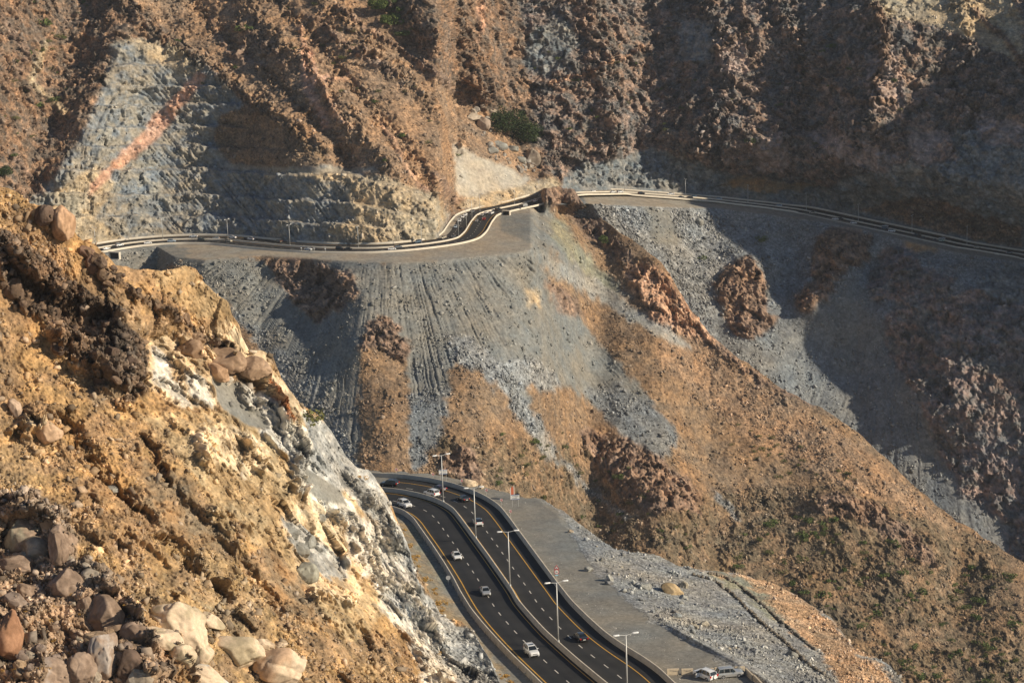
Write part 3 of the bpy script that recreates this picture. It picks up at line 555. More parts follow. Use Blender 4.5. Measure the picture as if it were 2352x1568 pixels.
# ------------------------------------------------------------------ loose stones
ICO = None
def ico():
    v = np.array([(x, y, z) for x in (-.62, .62) for y in (-.62, .62) for z in (-.62, .62)], float)
    f = np.array([(0, 1, 3), (0, 3, 2), (4, 6, 7), (4, 7, 5), (0, 4, 5), (0, 5, 1), (2, 3, 7), (2, 7, 6), (0, 2, 6), (0, 6, 4), (1, 5, 7), (1, 7, 3)])
    return v, f
def rotm(n):
    q = RNG.normal(size=(n, 4)); q /= np.linalg.norm(q, axis=1)[:, None]; w, x, y, z = q.T
    return np.stack([1-2*(y*y+z*z), 2*(x*y-z*w), 2*(x*z+y*w), 2*(x*y+z*w), 1-2*(x*x+z*z), 2*(y*z-x*w), 2*(x*z-y*w), 2*(y*z+x*w), 1-2*(x*x+y*y)], 1).reshape(n, 3, 3)
def stones(seed, n, smin, smax, name, mat, label, alpha=2.2, bright=1.0, region=None, dark=.0):
    s = SHEETS[seed]; w = s['rub'].ravel().clip(0)
    if region is not None: w = region(s['PX'], s['PY']).ravel()+1e-9
    q0 = s['P'].reshape(-1, 3)/(FPX/4900*(9. if seed != 500 else 4.)); w = w*(.12+sst(.45, .62, fbm(q0[:, 0], q0[:, 1], q0[:, 2], 4, 700+seed, .6)))
    w = w/w.sum(); i = RNG.choice(len(w), n, p=w)
    P = s['P'].reshape(-1, 3)[i]+RNG.normal(size=(n, 3))*smin*.5; c = s['col'].reshape(-1, 3)[i]
    u = RNG.random(n); sz = smin*(1-u*(1-(smin/smax)**alpha))**(-1/alpha)
    v, f = ico(); R = rotm(n)
    sh = 1+RNG.uniform(-.42, .22, size=(n, 8, 3))
    V = v[None]*sh*np.stack([RNG.uniform(.7, 1.7, n), RNG.uniform(.5, 1.15, n), RNG.uniform(.35, .85, n)], 1)[:, None, :]
    V = np.einsum('nij,nvj->nvi', R, V)*sz[:, None, None]*.5
    V = V+P[:, None]+np.array([0, 0, 1])*sz[:, None, None]*.12
    F = f[None]+(np.arange(n)*8)[:, None, None]
    br = bright*RNG.uniform(.65, 1.75, n)[:, None]; g = RNG.uniform(0, .45, n)[:, None]
    m = c.mean(1, keepdims=True); c = (c*(1-g)+m*g*np.array([1.04, 1.0, .92]))*br
    o = mesh_np(name, V.reshape(-1, 3), F.reshape(-1, 3), mat, False, np.repeat(c, 8, 0), np.full(n*8, .2))
    tag(o, label, 'rubble', kind='stuff')
stones(100, 26000, .7, 4.5, 'rubble', M_STN, 'brown and grey rubble strewn over the far mountain side above the road', 2.0)
stones(200, 42000, .55, 3.6, 'rubble', M_STN, 'grey and brown stones scattered down the slope and spur below the upper road', 2.1, 1.1)
stones(300, 20000, .6, 3.6, 'rubble', M_STN, 'shaded grey stones on the canyon side under the right stretch of upper road', 2.1, 1.1)
stones(400, 26000, .12, 1.5, 'rubble', M_STN, 'light grey and orange broken rock tipped beside the gravel lay-by', 1.9, 1.1)
stones(500, 46000, .16, 2.2, 'rubble', M_STN, 'ochre and dark brown stones covering the sunlit hillside in front', 1.9)

def gravel_only(PX, PY):
    return (inpoly([(1130, 1140), (1240, 1160), (1290, 1260), (1350, 1340), (1440, 1430), (1600, 1510), (1700, 1568), (1560, 1568), (1400, 1450), (1250, 1290), (1170, 1180)], PX, PY)).astype(float)
stones(400, 900, .06, .32, 'litter', plain('litter white', (.62, .60, .55), .7, noise=.3), 'pale stones and bits of litter dotted over the flat gravel lay-by', 2.2, 2.0, gravel_only)
# ------------------------------------------------------------------ roads and barriers
def mat_asphalt():
    m, t, b = newmat('asphalt'); N = t.nodes.new; Lk = t.links.new
    b.inputs['Roughness'].default_value = .8; b.inputs['Specular IOR Level'].default_value = .25
    g = N('ShaderNodeNewGeometry'); n = N('ShaderNodeTexNoise'); n.inputs['Scale'].default_value = .18; n.inputs['Detail'].default_value = 8
    n2 = N('ShaderNodeTexNoise'); n2.inputs['Scale'].default_value = 9; n2.inputs['Detail'].default_value = 3
    at = N('ShaderNodeAttribute'); at.attribute_name = 'lat'
    Lk(g.outputs['Position'], n.inputs['Vector']); Lk(g.outputs['Position'], n2.inputs['Vector'])
    r = N('ShaderNodeMapRange'); r.inputs['From Min'].default_value = .35; r.inputs['From Max'].default_value = .65; r.inputs['To Min'].default_value = .82; r.inputs['To Max'].default_value = 1.2
    Lk(n.outputs['Fac'], r.inputs['Value'])
    a = N('ShaderNodeMath'); a.operation = 'MULTIPLY_ADD'; a.inputs[1].default_value = .5; a.inputs[2].default_value = .75; Lk(n2.outputs['Fac'], a.inputs[0])
    mu = N('ShaderNodeMath'); mu.operation = 'MULTIPLY'; Lk(r.outputs[0], mu.inputs[0]); Lk(a.outputs[0], mu.inputs[1])
    mx = N('ShaderNodeMix'); mx.data_type = 'RGBA'; Lk(at.outputs['Fac'], mx.inputs['Factor'])
    mx.inputs[6].default_value = (.022, .0225, .024, 1); mx.inputs[7].default_value = (.075, .068, .056, 1)
    v = N('ShaderNodeVectorMath'); v.operation = 'SCALE'; Lk(mx.outputs[2], v.inputs[0]); Lk(mu.outputs[0], v.inputs['Scale'])
    Lk(v.outputs[0], b.inputs['Base Color'])
    return m
M_ASPH = mat_asphalt()
M_CONC = plain('barrier concrete', (.50, .44, .35), .9, noise=.16, ns=.6)
M_CONCF = plain('pale barrier concrete', (.60, .54, .44), .9, noise=.1, ns=.3)
M_YEL = plain('yellow road paint', (.62, .34, .04), .6, noise=.15, ns=1.5)
M_WHT = plain('white road paint', (.62, .58, .50), .6, noise=.2, ns=2)
M_GALV = plain('galvanised steel', (.55, .55, .53), .45, .3)
M_LAMP = plain('lamp housing', (.82, .82, .80), .4)
M_DARK = plain('culvert shade', (.02, .02, .02), .9)
def smooth_line(px, n, k=2):
    """resample a polyline of points to n even points, softened"""
    P = np.array(px, float)
    d = np.r_[0, np.cumsum(np.linalg.norm(np.diff(P, axis=0), axis=1))]
    t = np.linspace(0, d[-1], n)
    Q = np.stack([np.interp(t, d, P[:, j]) for j in range(P.shape[1])], 1)
    for _ in range(k):
        R = Q.copy(); R[1:-1] = (Q[:-2]+2*Q[1:-1]+Q[2:])/4; Q = R
    return Q
def normals2(P):
    T_ = np.gradient(P[:, :2], axis=0); T_ /= np.linalg.norm(T_, axis=1)[:, None]
    return np.stack([T_[:, 1], -T_[:, 0]], 1), T_
def strip(name, Lp, Rp, mat, kind='structure', dz=0., lat=None):
    n = len(Lp); m = len(lat) if lat is not None else 2
    fr = np.linspace(0, 1, m)
    V = np.concatenate([(Lp*(1-f)+Rp*f) for f in fr]); V[:, 2] += dz
    idx = np.arange(n*m).reshape(m, n)
    F = np.stack([idx[:-1, :-1], idx[1:, :-1], idx[1:, 1:], idx[:-1, 1:]], -1).reshape(-1, 4)
    o = mesh_np(name, V, F, mat)
    if lat is not None:
        at = o.data.attributes.new('lat', 'FLOAT', 'POINT'); at.data.foreach_set('value', np.repeat(np.array(lat, np.float32), n))
    return tag(o, kind=kind) if kind else o
def dashes(Pl, w, on, off, start=0.):
    d = np.r_[0, np.cumsum(np.linalg.norm(np.diff(Pl, axis=0), axis=1))]; V = []; F = []
    s = start
    def at(t): return np.array([np.interp(t, d, Pl[:, j]) for j in range(3)])
    while s+on < d[-1]:
        a, b = at(s), at(s+on); t = (b-a)[:2]; t /= np.linalg.norm(t)+1e-9; nn = np.array([t[1], -t[0], 0])*w/2
        k = len(V); V += [a-nn, a+nn, b+nn, b-nn]; F.append([k, k+1, k+2, k+3]); s += on+off
    return np.array(V), np.array(F)
def barrier(name, P, h, wb, wt, mat, label, cat='barrier', group=None, sink=.3):
    nn, _ = normals2(P); n = len(P)
    prof = [(-wb/2, -sink), (-wb/2, .12), (-wt/2-.04, .38*h), (-wt/2, h), (wt/2, h), (wt/2+.04, .38*h), (wb/2, .12), (wb/2, -sink)]
    V = []
    for (o_, z) in prof:
        q = P.copy(); q[:, :2] += nn*o_; q[:, 2] += z; V.append(q)
    m = len(prof); idx = np.arange(n*m).reshape(m, n)
    F = np.stack([idx[:-1, :-1], idx[:-1, 1:], idx[1:, 1:], idx[1:, :-1]], -1).reshape(-1, 4)
    o = mesh_np(name, np.concatenate(V), F, mat)
    return tag(o, label, cat, group)
# ---- near dual carriageway ------------------------------------------------------
N2 = [(840, 1116), (878.7, 1118.2), (920.5, 1122.6), (964.4, 1131.4), (997.4, 1141.3), (1017.2, 1150), (1041.3, 1165.4), (1063.3, 1194), (1087.5, 1227), (1118.2, 1268.7), (1144.6, 1306), (1175.4, 1350), (1187.4, 1373), (1214.4, 1404.8), (1250.9, 1444.5), (1282.6, 1473), (1322.3, 1508), (1378, 1554), (1440, 1604), (1560, 1700)]
N3 = [(780, 1079), (854.6, 1083.7), (920.5, 1087.4), (986.4, 1096), (1041.3, 1108.3), (1085.3, 1123.7), (1118.2, 1139), (1146.8, 1158.8), (1166.6, 1183), (1184.2, 1207.2), (1228, 1266.5), (1272, 1325.8), (1311.6, 1376.4), (1350, 1414.4), (1389, 1449.6), (1428, 1477), (1477, 1506), (1516, 1533.6), (1545, 1563), (1600, 1610), (1720, 1700)]
N1 = [(850, 1152), (896.3, 1160), (927, 1169.8), (949, 1187.4), (968.8, 1216), (990.8, 1246.7), (1017.2, 1286.3), (1041.3, 1325.8), (1057.3, 1357.2), (1081, 1395.3), (1108, 1428.6), (1136.6, 1460.3), (1173, 1498.4), (1211.2, 1535), (1243, 1566), (1300, 1620), (1390, 1700)]
HB = 1.15
def nearline(px):
    x, y, z = near_pt(np.array([p[0] for p in px]), np.array([p[1] for p in px]), HB+.1)
    P = smooth_line(np.stack([x, y, z], 1), 260, 14); P[:, 2] = near_z(P[:, 1])+.10; return P
PN1, PN2, PN3 = nearline(N1), nearline(N2), nearline(N3)
def match(A, B):
    """points of line B nearest to those of A across the road, so that a strip can span them"""
    d = ((A[:, None, :2]-B[None, :, :2])**2).sum(-1); i = d.argmin(1); C = B[i]
    for _ in range(6): C[1:-1] = (C[:-2]+2*C[1:-1]+C[2:])/4
    C[:, 2] = near_z(C[:, 1])+.10
    return C
M1, M3 = match(PN2, PN1), match(PN2, PN3)
strip('road', M1, PN2, M_ASPH, lat=[.75, .5, .08, 0, .2, 0, .15, .05, .0, .1])
strip('road', PN2, M3, M_ASPH, lat=[.5, .3, .22, .1, .3, .15, .3, .2, .1, .1, .3])
def mark(A, B, f, w, mat, nm='road_marking', dash=None):
    P = A*(1-f)+B*f; P[:, 2] += .015
    if dash:
        V, F = dashes(P, w, *dash); return tag(mesh_np(nm, V, F, mat), kind='structure')
    nn, _ = normals2(P); a = P.copy(); b = P.copy(); a[:, :2] -= nn*w/2; b[:, :2] += nn*w/2
    return strip(nm, a, b, mat)
mark(M1, PN2, .16, .22, M_YEL); mark(M1, PN2, .91, .16, M_YEL); mark(M1, PN2, .52, .2, M_WHT, dash=(2.3, 4.6, 1.))
mark(PN2, M3, .08, .2, M_YEL); mark(PN2, M3, .72, .2, M_YEL); mark(PN2, M3, .385, .2, M_WHT, dash=(2.3, 4.6, 2.))
b1 = barrier('concrete_barrier', PN1, HB, .62, .3, M_CONC, 'concrete barrier along the inner left edge of the lower road beside the cut rock')
b2 = barrier('concrete_barrier', PN2, HB, .62, .3, M_CONC, 'concrete median barrier between the two carriageways of the lower road')
b3 = barrier('concrete_barrier', PN3, HB, .62, .3, M_CONC, 'concrete barrier between the lower road and the flat gravel lay-by')
# marker studs on the outside of the inner barrier
nn, tt = normals2(PN1)
d = np.r_[0, np.cumsum(np.linalg.norm(np.diff(PN1, axis=0), axis=1))]
def box_mesh(name, sx, sy, sz, mat, bev=0.):
    import bmesh
    bm = bmesh.new(); bmesh.ops.create_cube(bm, size=1); bmesh.ops.scale(bm, vec=(sx, sy, sz), verts=bm.verts)
    if bev: bmesh.ops.bevel(bm, geom=bm.edges[:], offset=bev, segments=1, affect='EDGES')
    me = bpy.data.meshes.new(name); bm.to_mesh(me); bm.free(); me.materials.append(mat); return me
stud = box_mesh('bracket', .28, .3, .35, M_CONCF, .03)
for k, s in enumerate(np.arange(30, 175, 4.1)):
    p = [np.interp(s, d, PN1[:, j]) for j in range(3)]; q = [np.interp(s, d, nn[:, j]) for j in range(2)]
    sgn = -1 if q[0] > 0 else 1
    o = bpy.data.objects.new('bracket', stud); COL.objects.link(o); o.location = (p[0]+sgn*q[0]*.42, p[1]+sgn*q[1]*.42, p[2]+.2); o.parent = b1
# ---- far dual carriageway -------------------------------------------------------
F2 = [(60, 596), (140, 583), (216, 570), (289, 558), (318, 554.7), (373, 550), (436, 547.8), (516, 549.5), (590, 557), (663, 564), (737, 568), (810, 569.2), (861, 569), (914, 566), (980, 559), (1024, 552.5), (1052, 545.5), (1068, 531), (1081, 509), (1094, 493), (1111, 486), (1155, 476), (1199, 467), (1245, 453), (1285, 444.5), (1321, 441.5), (1420, 439.5), (1541, 448.5), (1651, 457.6), (1760, 470), (1838, 480), (1968, 508), (2099, 536), (2209, 560), (2352, 584), (2480, 612), (2620, 650)]
HF = .85
def farline(px):
    x, y, z = far_pt(np.array([p[0] for p in px]), np.array([p[1] for p in px]), HF)
    return np.stack([x, y, z-HF], 1)
PF2 = smooth_line(farline(F2), 900, 30); PF2[:, 2] = zr(to_px(PF2[:, 0], PF2[:, 1], PF2[:, 2])[0])+.3
fn, ft = normals2(PF2)         # fn points to the viewer's side
def foff(o_, dz=0.):
    P = PF2.copy(); P[:, :2] += fn*o_
    Q = P.copy()
    for _ in range(10): Q[1:-1] = (Q[:-2]+2*Q[1:-1]+Q[2:])/4
    Q[:, 2] += dz; return Q
WF = 12.8
sg = 1 if fn[400][1] < 0 else -1
FR, FF = foff(-sg*WF), foff(sg*WF)
strip('road', FR, PF2, M_ASPH, lat=[.4, .1, 0, .1, 0, 0, .2]); strip('road', PF2, FF, M_ASPH, lat=[.2, 0, 0, .1, 0, .1, .5])
mark(FR, PF2, .16, .22, M_YEL); mark(FR, PF2, .92, .2, M_YEL); mark(FR, PF2, .54, .2, M_WHT, dash=(2.4, 4.6, 0.))
mark(PF2, FF, .08, .2, M_YEL); mark(PF2, FF, .82, .22, M_YEL); mark(PF2, FF, .45, .2, M_WHT, dash=(2.4, 4.6, 0.))
barrier('concrete_barrier', foff(-sg*(WF+.3)), HF+.25, .7, .4, M_CONCF, 'pale concrete barrier at the foot of the terraced rock along the upper road')
barrier('concrete_barrier', PF2, HF, .7, .5, M_CONCF, 'pale concrete median barrier between the two carriageways of the upper road')
barrier('concrete_barrier', foff(sg*(WF+.3)), HF, .7, .4, M_CONCF, 'pale concrete barrier on the valley side of the upper road')

# ------------------------------------------------------------------ small mesh kit
import bmesh
class MB:
    def __init__(s): s.v = []; s.f = []
    def loft(s, secs, cap=True):
        k = len(secs[0]); b = len(s.v)
        for q in secs: s.v += [tuple(p) for p in q]
        for i in range(len(secs)-1):
            for j in range(k):
                a = b+i*k+j; c = b+i*k+(j+1) % k; s.f.append((a, c, c+k, a+k))
        if cap: s.f.append(tuple(b+j for j in range(k))[::-1]); s.f.append(tuple(b+(len(secs)-1)*k+j for j in range(k)))
        return s
    def box(s, c, d):
        x, y, z = c; a, b_, h = d[0]/2, d[1]/2, d[2]/2
        return s.loft([[(x-a, y-b_, z-h), (x+a, y-b_, z-h), (x+a, y+b_, z-h), (x-a, y+b_, z-h)], [(x-a, y-b_, z+h), (x+a, y-b_, z+h), (x+a, y+b_, z+h), (x-a, y+b_, z+h)]])
    def tube(s, p, q, r0, r1=None, n=8):
        r1 = r0 if r1 is None else r1; p, q = Vector(p), Vector(q); d_ = (q-p).normalized()
        u = d_.orthogonal().normalized(); w = d_.cross(u)
        return s.loft([[p+r0*(math.cos(a)*u+math.sin(a)*w) for a in [2*math.pi*i/n for i in range(n)]], [q+r1*(math.cos(a)*u+math.sin(a)*w) for a in [2*math.pi*i/n for i in range(n)]]])
    def build(s, name, mat, parent=None, smooth=False, bevel=0.):
        me = bpy.data.meshes.new(name); me.from_pydata([tuple(p) for p in s.v], [], s.f)
        bm = bmesh.new(); bm.from_mesh(me); bmesh.ops.recalc_face_normals(bm, faces=bm.faces[:])
        if bevel: bmesh.ops.bevel(bm, geom=[e for e in bm.edges if len(e.link_faces) == 2 and e.calc_face_angle() > .5], offset=bevel, segments=2, affect='EDGES', clamp_overlap=True)
        bm.to_mesh(me); bm.free()
        me.materials.append(mat)
        if smooth: me.polygons.foreach_set('use_smooth', [True]*len(me.polygons))
        o = bpy.data.objects.new(name, me); COL.objects.link(o)
        if parent: o.parent = parent
        return o
def copy_tree(o, parent=None):
    c = o.copy(); COL.objects.link(c)
    if parent is not None: c.parent = parent
    for ch in list(o.children): copy_tree(ch, c)
    return c
# ------------------------------------------------------------------ street lamps
def make_lamp(H=12.):
    r = empty('street_lamp', (0, 0, 0))
    MB().tube((0, 0, 0), (0, 0, .35), .28, .22).build('base', M_GALV, r)
    MB().tube((0, 0, 0), (0, 0, H), .17, .1).build('pole', M_GALV, r, True)
    for sgn in (-1, 1):
        a = MB().tube((0, 0, H-.1), (sgn*1.35, 0, H+.12), .06, .05).build('arm', M_GALV, r)
        MB().loft([[(sgn*x, y*w, H+.1+z) for (y, z) in ((-1, 0), (-.7, .16), (.7, .16), (1, 0), (.6, -.1), (-.6, -.1))] for (x, w) in ((1.25, .1), (1.5, .19), (2.1, .22), (2.35, .1))]).build('lamp_head', M_LAMP, r)
    return r
lamp0 = make_lamp(); used = False
def put_lamp(x, y, z, rz, lab, group):
    global used
    o = lamp0 if not used else copy_tree(lamp0); used = True
    o.location = (x, y, z); o.rotation_euler = (0, 0, rz); o['label'] = lab; o['category'] = 'street lamp'; o['group'] = group
def on_line(P, px):
    q = to_px(P[:, 0], P[:, 1], P[:, 2]); return q
near_l = [((1018, 1151), 'tall twin-armed street lamp at the bend, its head before the blue and white board'), ((1088.5, 1236), 'twin-armed street lamp second from the bend, beside the white crossover'), ((1164.5, 1348), 'twin-armed street lamp on the median, third from the bend of the lower road'), ((1278.8, 1476), 'twin-armed street lamp on the median nearest the white roof-rack four-by-four'), ((1441, 1606), 'twin-armed street lamp cut off by the lower edge, above the gravel lay-by')]
qx, qy = to_px(PN2[:, 0], PN2[:, 1], PN2[:, 2]+HB)
_, ntan = normals2(PN2)
for (p, lab) in near_l:
    i = ((qx-p[0])**2+(qy-p[1])**2).argmin(); q = PN2[i]
    put_lamp(q[0], q[1], q[2]+HB, math.atan2(ntan[i][1], ntan[i][0])+math.pi/2, lab, 'street lamps on the lower road')
far_l = [((221.5, 570), 'street lamp at the left end of the upper road, by the dark boulders'), ((373, 551), 'second street lamp from the left end of the upper road'), ((523.6, 551), 'street lamp of the upper road beside two white cars under grey terraces'), ((664.6, 565), 'street lamp of the upper road just right of the olive four-by-four'), ((823.8, 570), 'street lamp of the upper road right of the two black cars'),
 ((970, 560), 'street lamp of the upper road where it starts to curve away'), ((1054.5, 545), 'street lamp at the lower corner of the steep stretch of upper road'), ((1072.5, 524), 'street lamp halfway up the straight receding stretch of upper road'), ((1085, 505), 'street lamp near the top of the receding stretch of upper road'), ((1102.8, 489), 'street lamp at the upper corner of the receding stretch, before pale cut slope'), ((1182.3, 471), 'street lamp before the pale smooth cut slope near the knoll'), ((1239, 455), 'street lamp just left of the dark rock knoll'),
 ((1310, 443), 'street lamp rising right behind the dark rock knoll'), ((1434, 440), 'first street lamp on the right stretch beyond the knoll, by the grey cut rock'), ((1574.8, 451), 'street lamp on the right stretch above the two dark cars'), ((1719, 466), 'street lamp on the right stretch above the sand strip\'s shaded end'), ((1852, 483), 'street lamp on the shaded right stretch left of the black and white cars'), ((1972.6, 509), 'street lamp on the shaded right stretch next to the oncoming white car'), ((2094, 535), 'street lamp on the shaded right stretch left of the black pickup'), ((2221, 562), 'rightmost street lamp of the upper road')]
gx, gy = to_px(PF2[:, 0], PF2[:, 1], PF2[:, 2]+HF)
for (p, lab) in far_l:
    i = ((gx-p[0])**2+(gy-p[1])**2).argmin(); q = PF2[i]
    put_lamp(q[0], q[1], q[2]+HF-.1, math.atan2(ft[i][1], ft[i][0])+math.pi/2, lab, 'street lamps on the upper road')
# ------------------------------------------------------------------ vehicles
def paint(name, c, r=.28): return plain(name, c, r, 0., .5, .8)
P_WHITE = paint('white car paint', (.80, .80, .78)); P_SILV = plain('silver car paint', (.55, .55, .53), .3, .5, .5, .8); P_BLACK = paint('black car paint', (.012, .012, .014)); P_GREY = plain('grey car paint', (.22, .23, .24), .3, .4, .5, .8)
P_BEIGE = paint('beige car paint', (.50, .44, .34)); P_RED = paint('red car paint', (.38, .02, .015)); P_BLUE = paint('blue car paint', (.05, .10, .15)); P_OLIVE = paint('olive car paint', (.10, .10, .075)); P_PALEB = paint('pale blue car paint', (.40, .48, .55)); P_MAROON = paint('maroon car paint', (.05, .008, .01))
M_GLASS = plain('tinted car glass', (.015, .02, .024), .08, 0, .6); M_TYRE = plain('tyre rubber', (.02, .02, .02), .85); M_RIM = plain('wheel alloy', (.5, .5, .5), .35, .7)
M_HL = plain('headlamp glass', (.85, .85, .85), .1); M_TL = plain('red tail lamp', (.5, .01, .01), .25); M_TRIM = plain('dark trim', (.03, .03, .03), .6); M_PLATE = plain('number plate', (.75, .75, .72), .5)
M_WALLP = plain('spare wheel cover', (.78, .78, .76), .4)
def car(kind, detail=True, paintm=P_WHITE):
    """front points to +Y, wheels stand on z=0"""
    if kind == 'sedan': Lh, W2, prof, gh, wx, wr = 2.38, .90, [(-2.38, .42, .82, .70), (-2.30, .26, .98, .84), (-1.7, .22, 1.04, .90), (-.9, .2, .98, .91), (.7, .2, .97, .91), (1.1, .2, .95, .91), (1.9, .22, .84, .88), (2.25, .24, .72, .80), (2.38, .34, .60, .66)], [(-1.75, .99, 1.0, .78, .66), (-1.05, .98, 1.38, .80, .60), (-.2, .97, 1.45, .82, .62), (.35, .96, 1.42, .82, .62), (1.15, .94, .96, .80, .70)], (1.42, -1.38), .33
    elif kind == 'suv': Lh, W2, prof, gh, wx, wr = 2.45, .97, [(-2.45, .46, 1.15, .84), (-2.38, .34, 1.2, .93), (-1.5, .3, 1.2, .97), (.6, .3, 1.18, .97), (1.0, .3, 1.16, .97), (2.0, .32, 1.08, .95), (2.35, .34, .96, .88), (2.45, .44, .84, .78)], [(-2.36, 1.18, 1.2, .86, .78), (-2.08, 1.18, 1.78, .88, .74), (-1.2, 1.18, 1.86, .88, .74), (.1, 1.18, 1.84, .88, .74), (.45, 1.17, 1.78, .87, .72), (1.05, 1.15, 1.18, .86, .78)], (1.5, -1.45), .39
    elif kind == 'pickup': Lh, W2, prof, gh, wx, wr = 2.6, .92, [(-2.6, .5, 1.1, .88), (-1.9, .34, 1.1, .91), (-.75, .32, 1.1, .92), (.8, .32, 1.1, .92), (1.3, .32, 1.08, .92), (2.3, .34, .98, .88), (2.6, .45, .82, .76)], [(-.75, 1.09, 1.1, .83, .74), (-.6, 1.09, 1.72, .84, .70), (.3, 1.09, 1.74, .84, .70), (.6, 1.08, 1.66, .83, .68), (1.15, 1.07, 1.09, .82, .74)], (1.65, -1.6), .38
    else: Lh, W2, prof, gh, wx, wr = 2.25, .92, [(-2.25, .45, 1.0, .78), (-2.15, .28, 1.08, .9), (-1.4, .24, 1.08, .92), (.9, .24, 1.02, .92), (1.8, .26, .92, .88), (2.15, .28, .78, .8), (2.25, .38, .66, .66)], [(-2.1, 1.05, 1.08, .82, .72), (-1.75, 1.06, 1.5, .83, .68), (-.8, 1.06, 1.63, .83, .68), (.1, 1.04, 1.6, .83, .66), (1.15, 1.0, 1.02, .82, .72)], (1.35, -1.33), .36
    r = empty('car', (0, 0, 0))
    def sec(y, zb, zt, w): return [(-w*.92, y, zb), (w*.92, y, zb), (w, y, zb+.12), (w, y, zb+(zt-zb)*.62), (w*.93, y, zt-.04), (w*.8, y, zt), (-w*.8, y, zt), (-w*.93, y, zt-.04), (-w, y, zb+(zt-zb)*.62), (-w, y, zb+.12)]
    body = MB().loft([sec(*p) for p in prof])
    if kind == 'pickup': pass
    for y in wx:
        for sx in (-1, 1): body.tube((sx*(W2-.26), y, wr), (sx*(W2+.015), y, wr), wr+.09, n=16)   # flared arches
    bo = body.build('body', paintm, r, False, .02)
    g = MB().loft([[(-wb, y, zb), (wb, y, zb), (wt_, y, zt), (-wt_, y, zt)] for (y, zb, zt, wb, wt_) in gh]).build('windows', M_GLASS, r)
    mid = [p for p in gh if p[2] > 1.3]
    rf = MB().loft([[(-p[4]-.012, p[0], p[2]-.05), (p[4]+.012, p[0], p[2]-.05), (p[4]-.06, p[0], p[2]+.03), (-p[4]+.06, p[0], p[2]+.03)] for p in mid])
    pil = rf
    for sx in (-1, 1):
        for k in range(len(gh)-1):
            a, b_ = gh[k], gh[k+1]
            if k in (0, len(gh)-2): pil.tube((sx*(a[4] if a[2] > 1.3 else a[3]), a[0], a[2]), (sx*(b_[4] if b_[2] > 1.3 else b_[3]), b_[0], b_[2]), .05, n=5)
        for y in ((-.05,) if kind != 'suv' else (-.15, -1.25)):
            zt = np.interp(y, [p[0] for p in gh], [p[2] for p in gh]); pil.tube((sx*(gh[1][3]+.015), y, gh[1][1]-.03), (sx*(gh[1][4]+.02), y, zt), .045, n=5)
    rf.build('roof', paintm, r)
    for y in wx:
        for sx in (-1, 1):
            w = MB().tube((sx*(W2-.2), y, wr), (sx*(W2+.03), y, wr), wr, n=18).build('wheel', M_TYRE, r)
            if detail: MB().tube((sx*(W2+.0), y, wr), (sx*(W2+.045), y, wr), wr*.62, n=10).build('rim', M_RIM, w)
    fz, rz_ = prof[-2], prof[1]
    for sx in (-1, 1):
        MB().loft([[(sx*fz[3]*.62, fz[0]+.09, fz[2]-.20), (sx*fz[3]*.98, fz[0]-.03, fz[2]-.20), (sx*fz[3]*.98, fz[0]-.08, fz[2]-.04), (sx*fz[3]*.66, fz[0]+.05, fz[2]-.04)], [(sx*fz[3]*.62, fz[0]-.1, fz[2]-.20), (sx*fz[3]*.98, fz[0]-.3, fz[2]-.20), (sx*fz[3]*.98, fz[0]-.32, fz[2]-.03), (sx*fz[3]*.66, fz[0]-.16, fz[2]-.03)]]).build('headlight', M_HL, r)
        MB().box((sx*rz_[3]*.86, prof[0][0]+.05, rz_[2]-.16), (.26, .14, .22 if kind != 'suv' else .34)).build('tail_light', M_TL, r)
        MB().box((sx*(W2+.1), gh[-1][0]-.28, gh[-1][1]+.12), (.2, .1, .14)).build('mirror', paintm, r)
    if detail:
        MB().box((0, prof[-1][0]-.01, prof[-1][2]-.1), (.95, .06, .12)).build('grille', M_TRIM, r)
        MB().box((0, prof[-1][0]-.02, prof[-1][1]+.04), (1.2, .08, .1)).build('lower_grille', M_TRIM, r)
        MB().box((0, prof[0][0]-.015, prof[0][2]-.2), (.52, .03, .12)).build('number_plate', M_PLATE, r)
        MB().box((0, prof[0][0]-.01, prof[0][1]+.02), (1.5, .1, .1)).build('bumper', M_TRIM, r)
    if kind == 'pickup': MB().box((0, -1.68, 1.09), (1.5, 1.55, .05)).build('cargo_bed', M_TRIM, r)
    if kind == 'suv' and detail:
        for sx in (-1, 1): MB().tube((sx*.66, -1.9, 1.93), (sx*.66, .1, 1.92), .03, n=5).build('roof_rail', M_GALV, r)
    return r
PR = {}
def get_car(kind, detail):
    k = (kind, detail)
    if k not in PR: PR[k] = [car(kind, detail), False]
    o, u = PR[k]
    if not u: PR[k][1] = True; return o, True
    return copy_tree(o), False
CARS = []
def put_car(kind, pm, loc, head, label, group, detail, cat=None, roof=None):
    c, first = get_car(kind, detail)
    c.name = {'sedan': 'car', 'suv': 'car', 'pickup': 'pickup_truck', 'hatch': 'car'}[kind]
    c.location = loc; c.rotation_euler = head
    c['label'] = label; c['category'] = cat or ('pickup' if kind == 'pickup' else 'car'); c['group'] = group
    CARS.append((c, pm, roof)); return c
def finish_cars():
    for c, pm, roof in CARS:
        for ch in c.children:
            m = ch.material_slots[0].material if ch.material_slots else None
            if m == P_WHITE and ch.name.split('.')[0] in ('body', 'roof', 'pillars', 'mirror'):
                ch.material_slots[0].link = 'OBJECT'; ch.material_slots[0].material = roof if (roof and ch.name.startswith('roof') and 'rail' not in ch.name) else pm
def orient(pos, tdir, slope):
    return (math.atan(slope), 0, math.atan2(-tdir[0], tdir[1]))
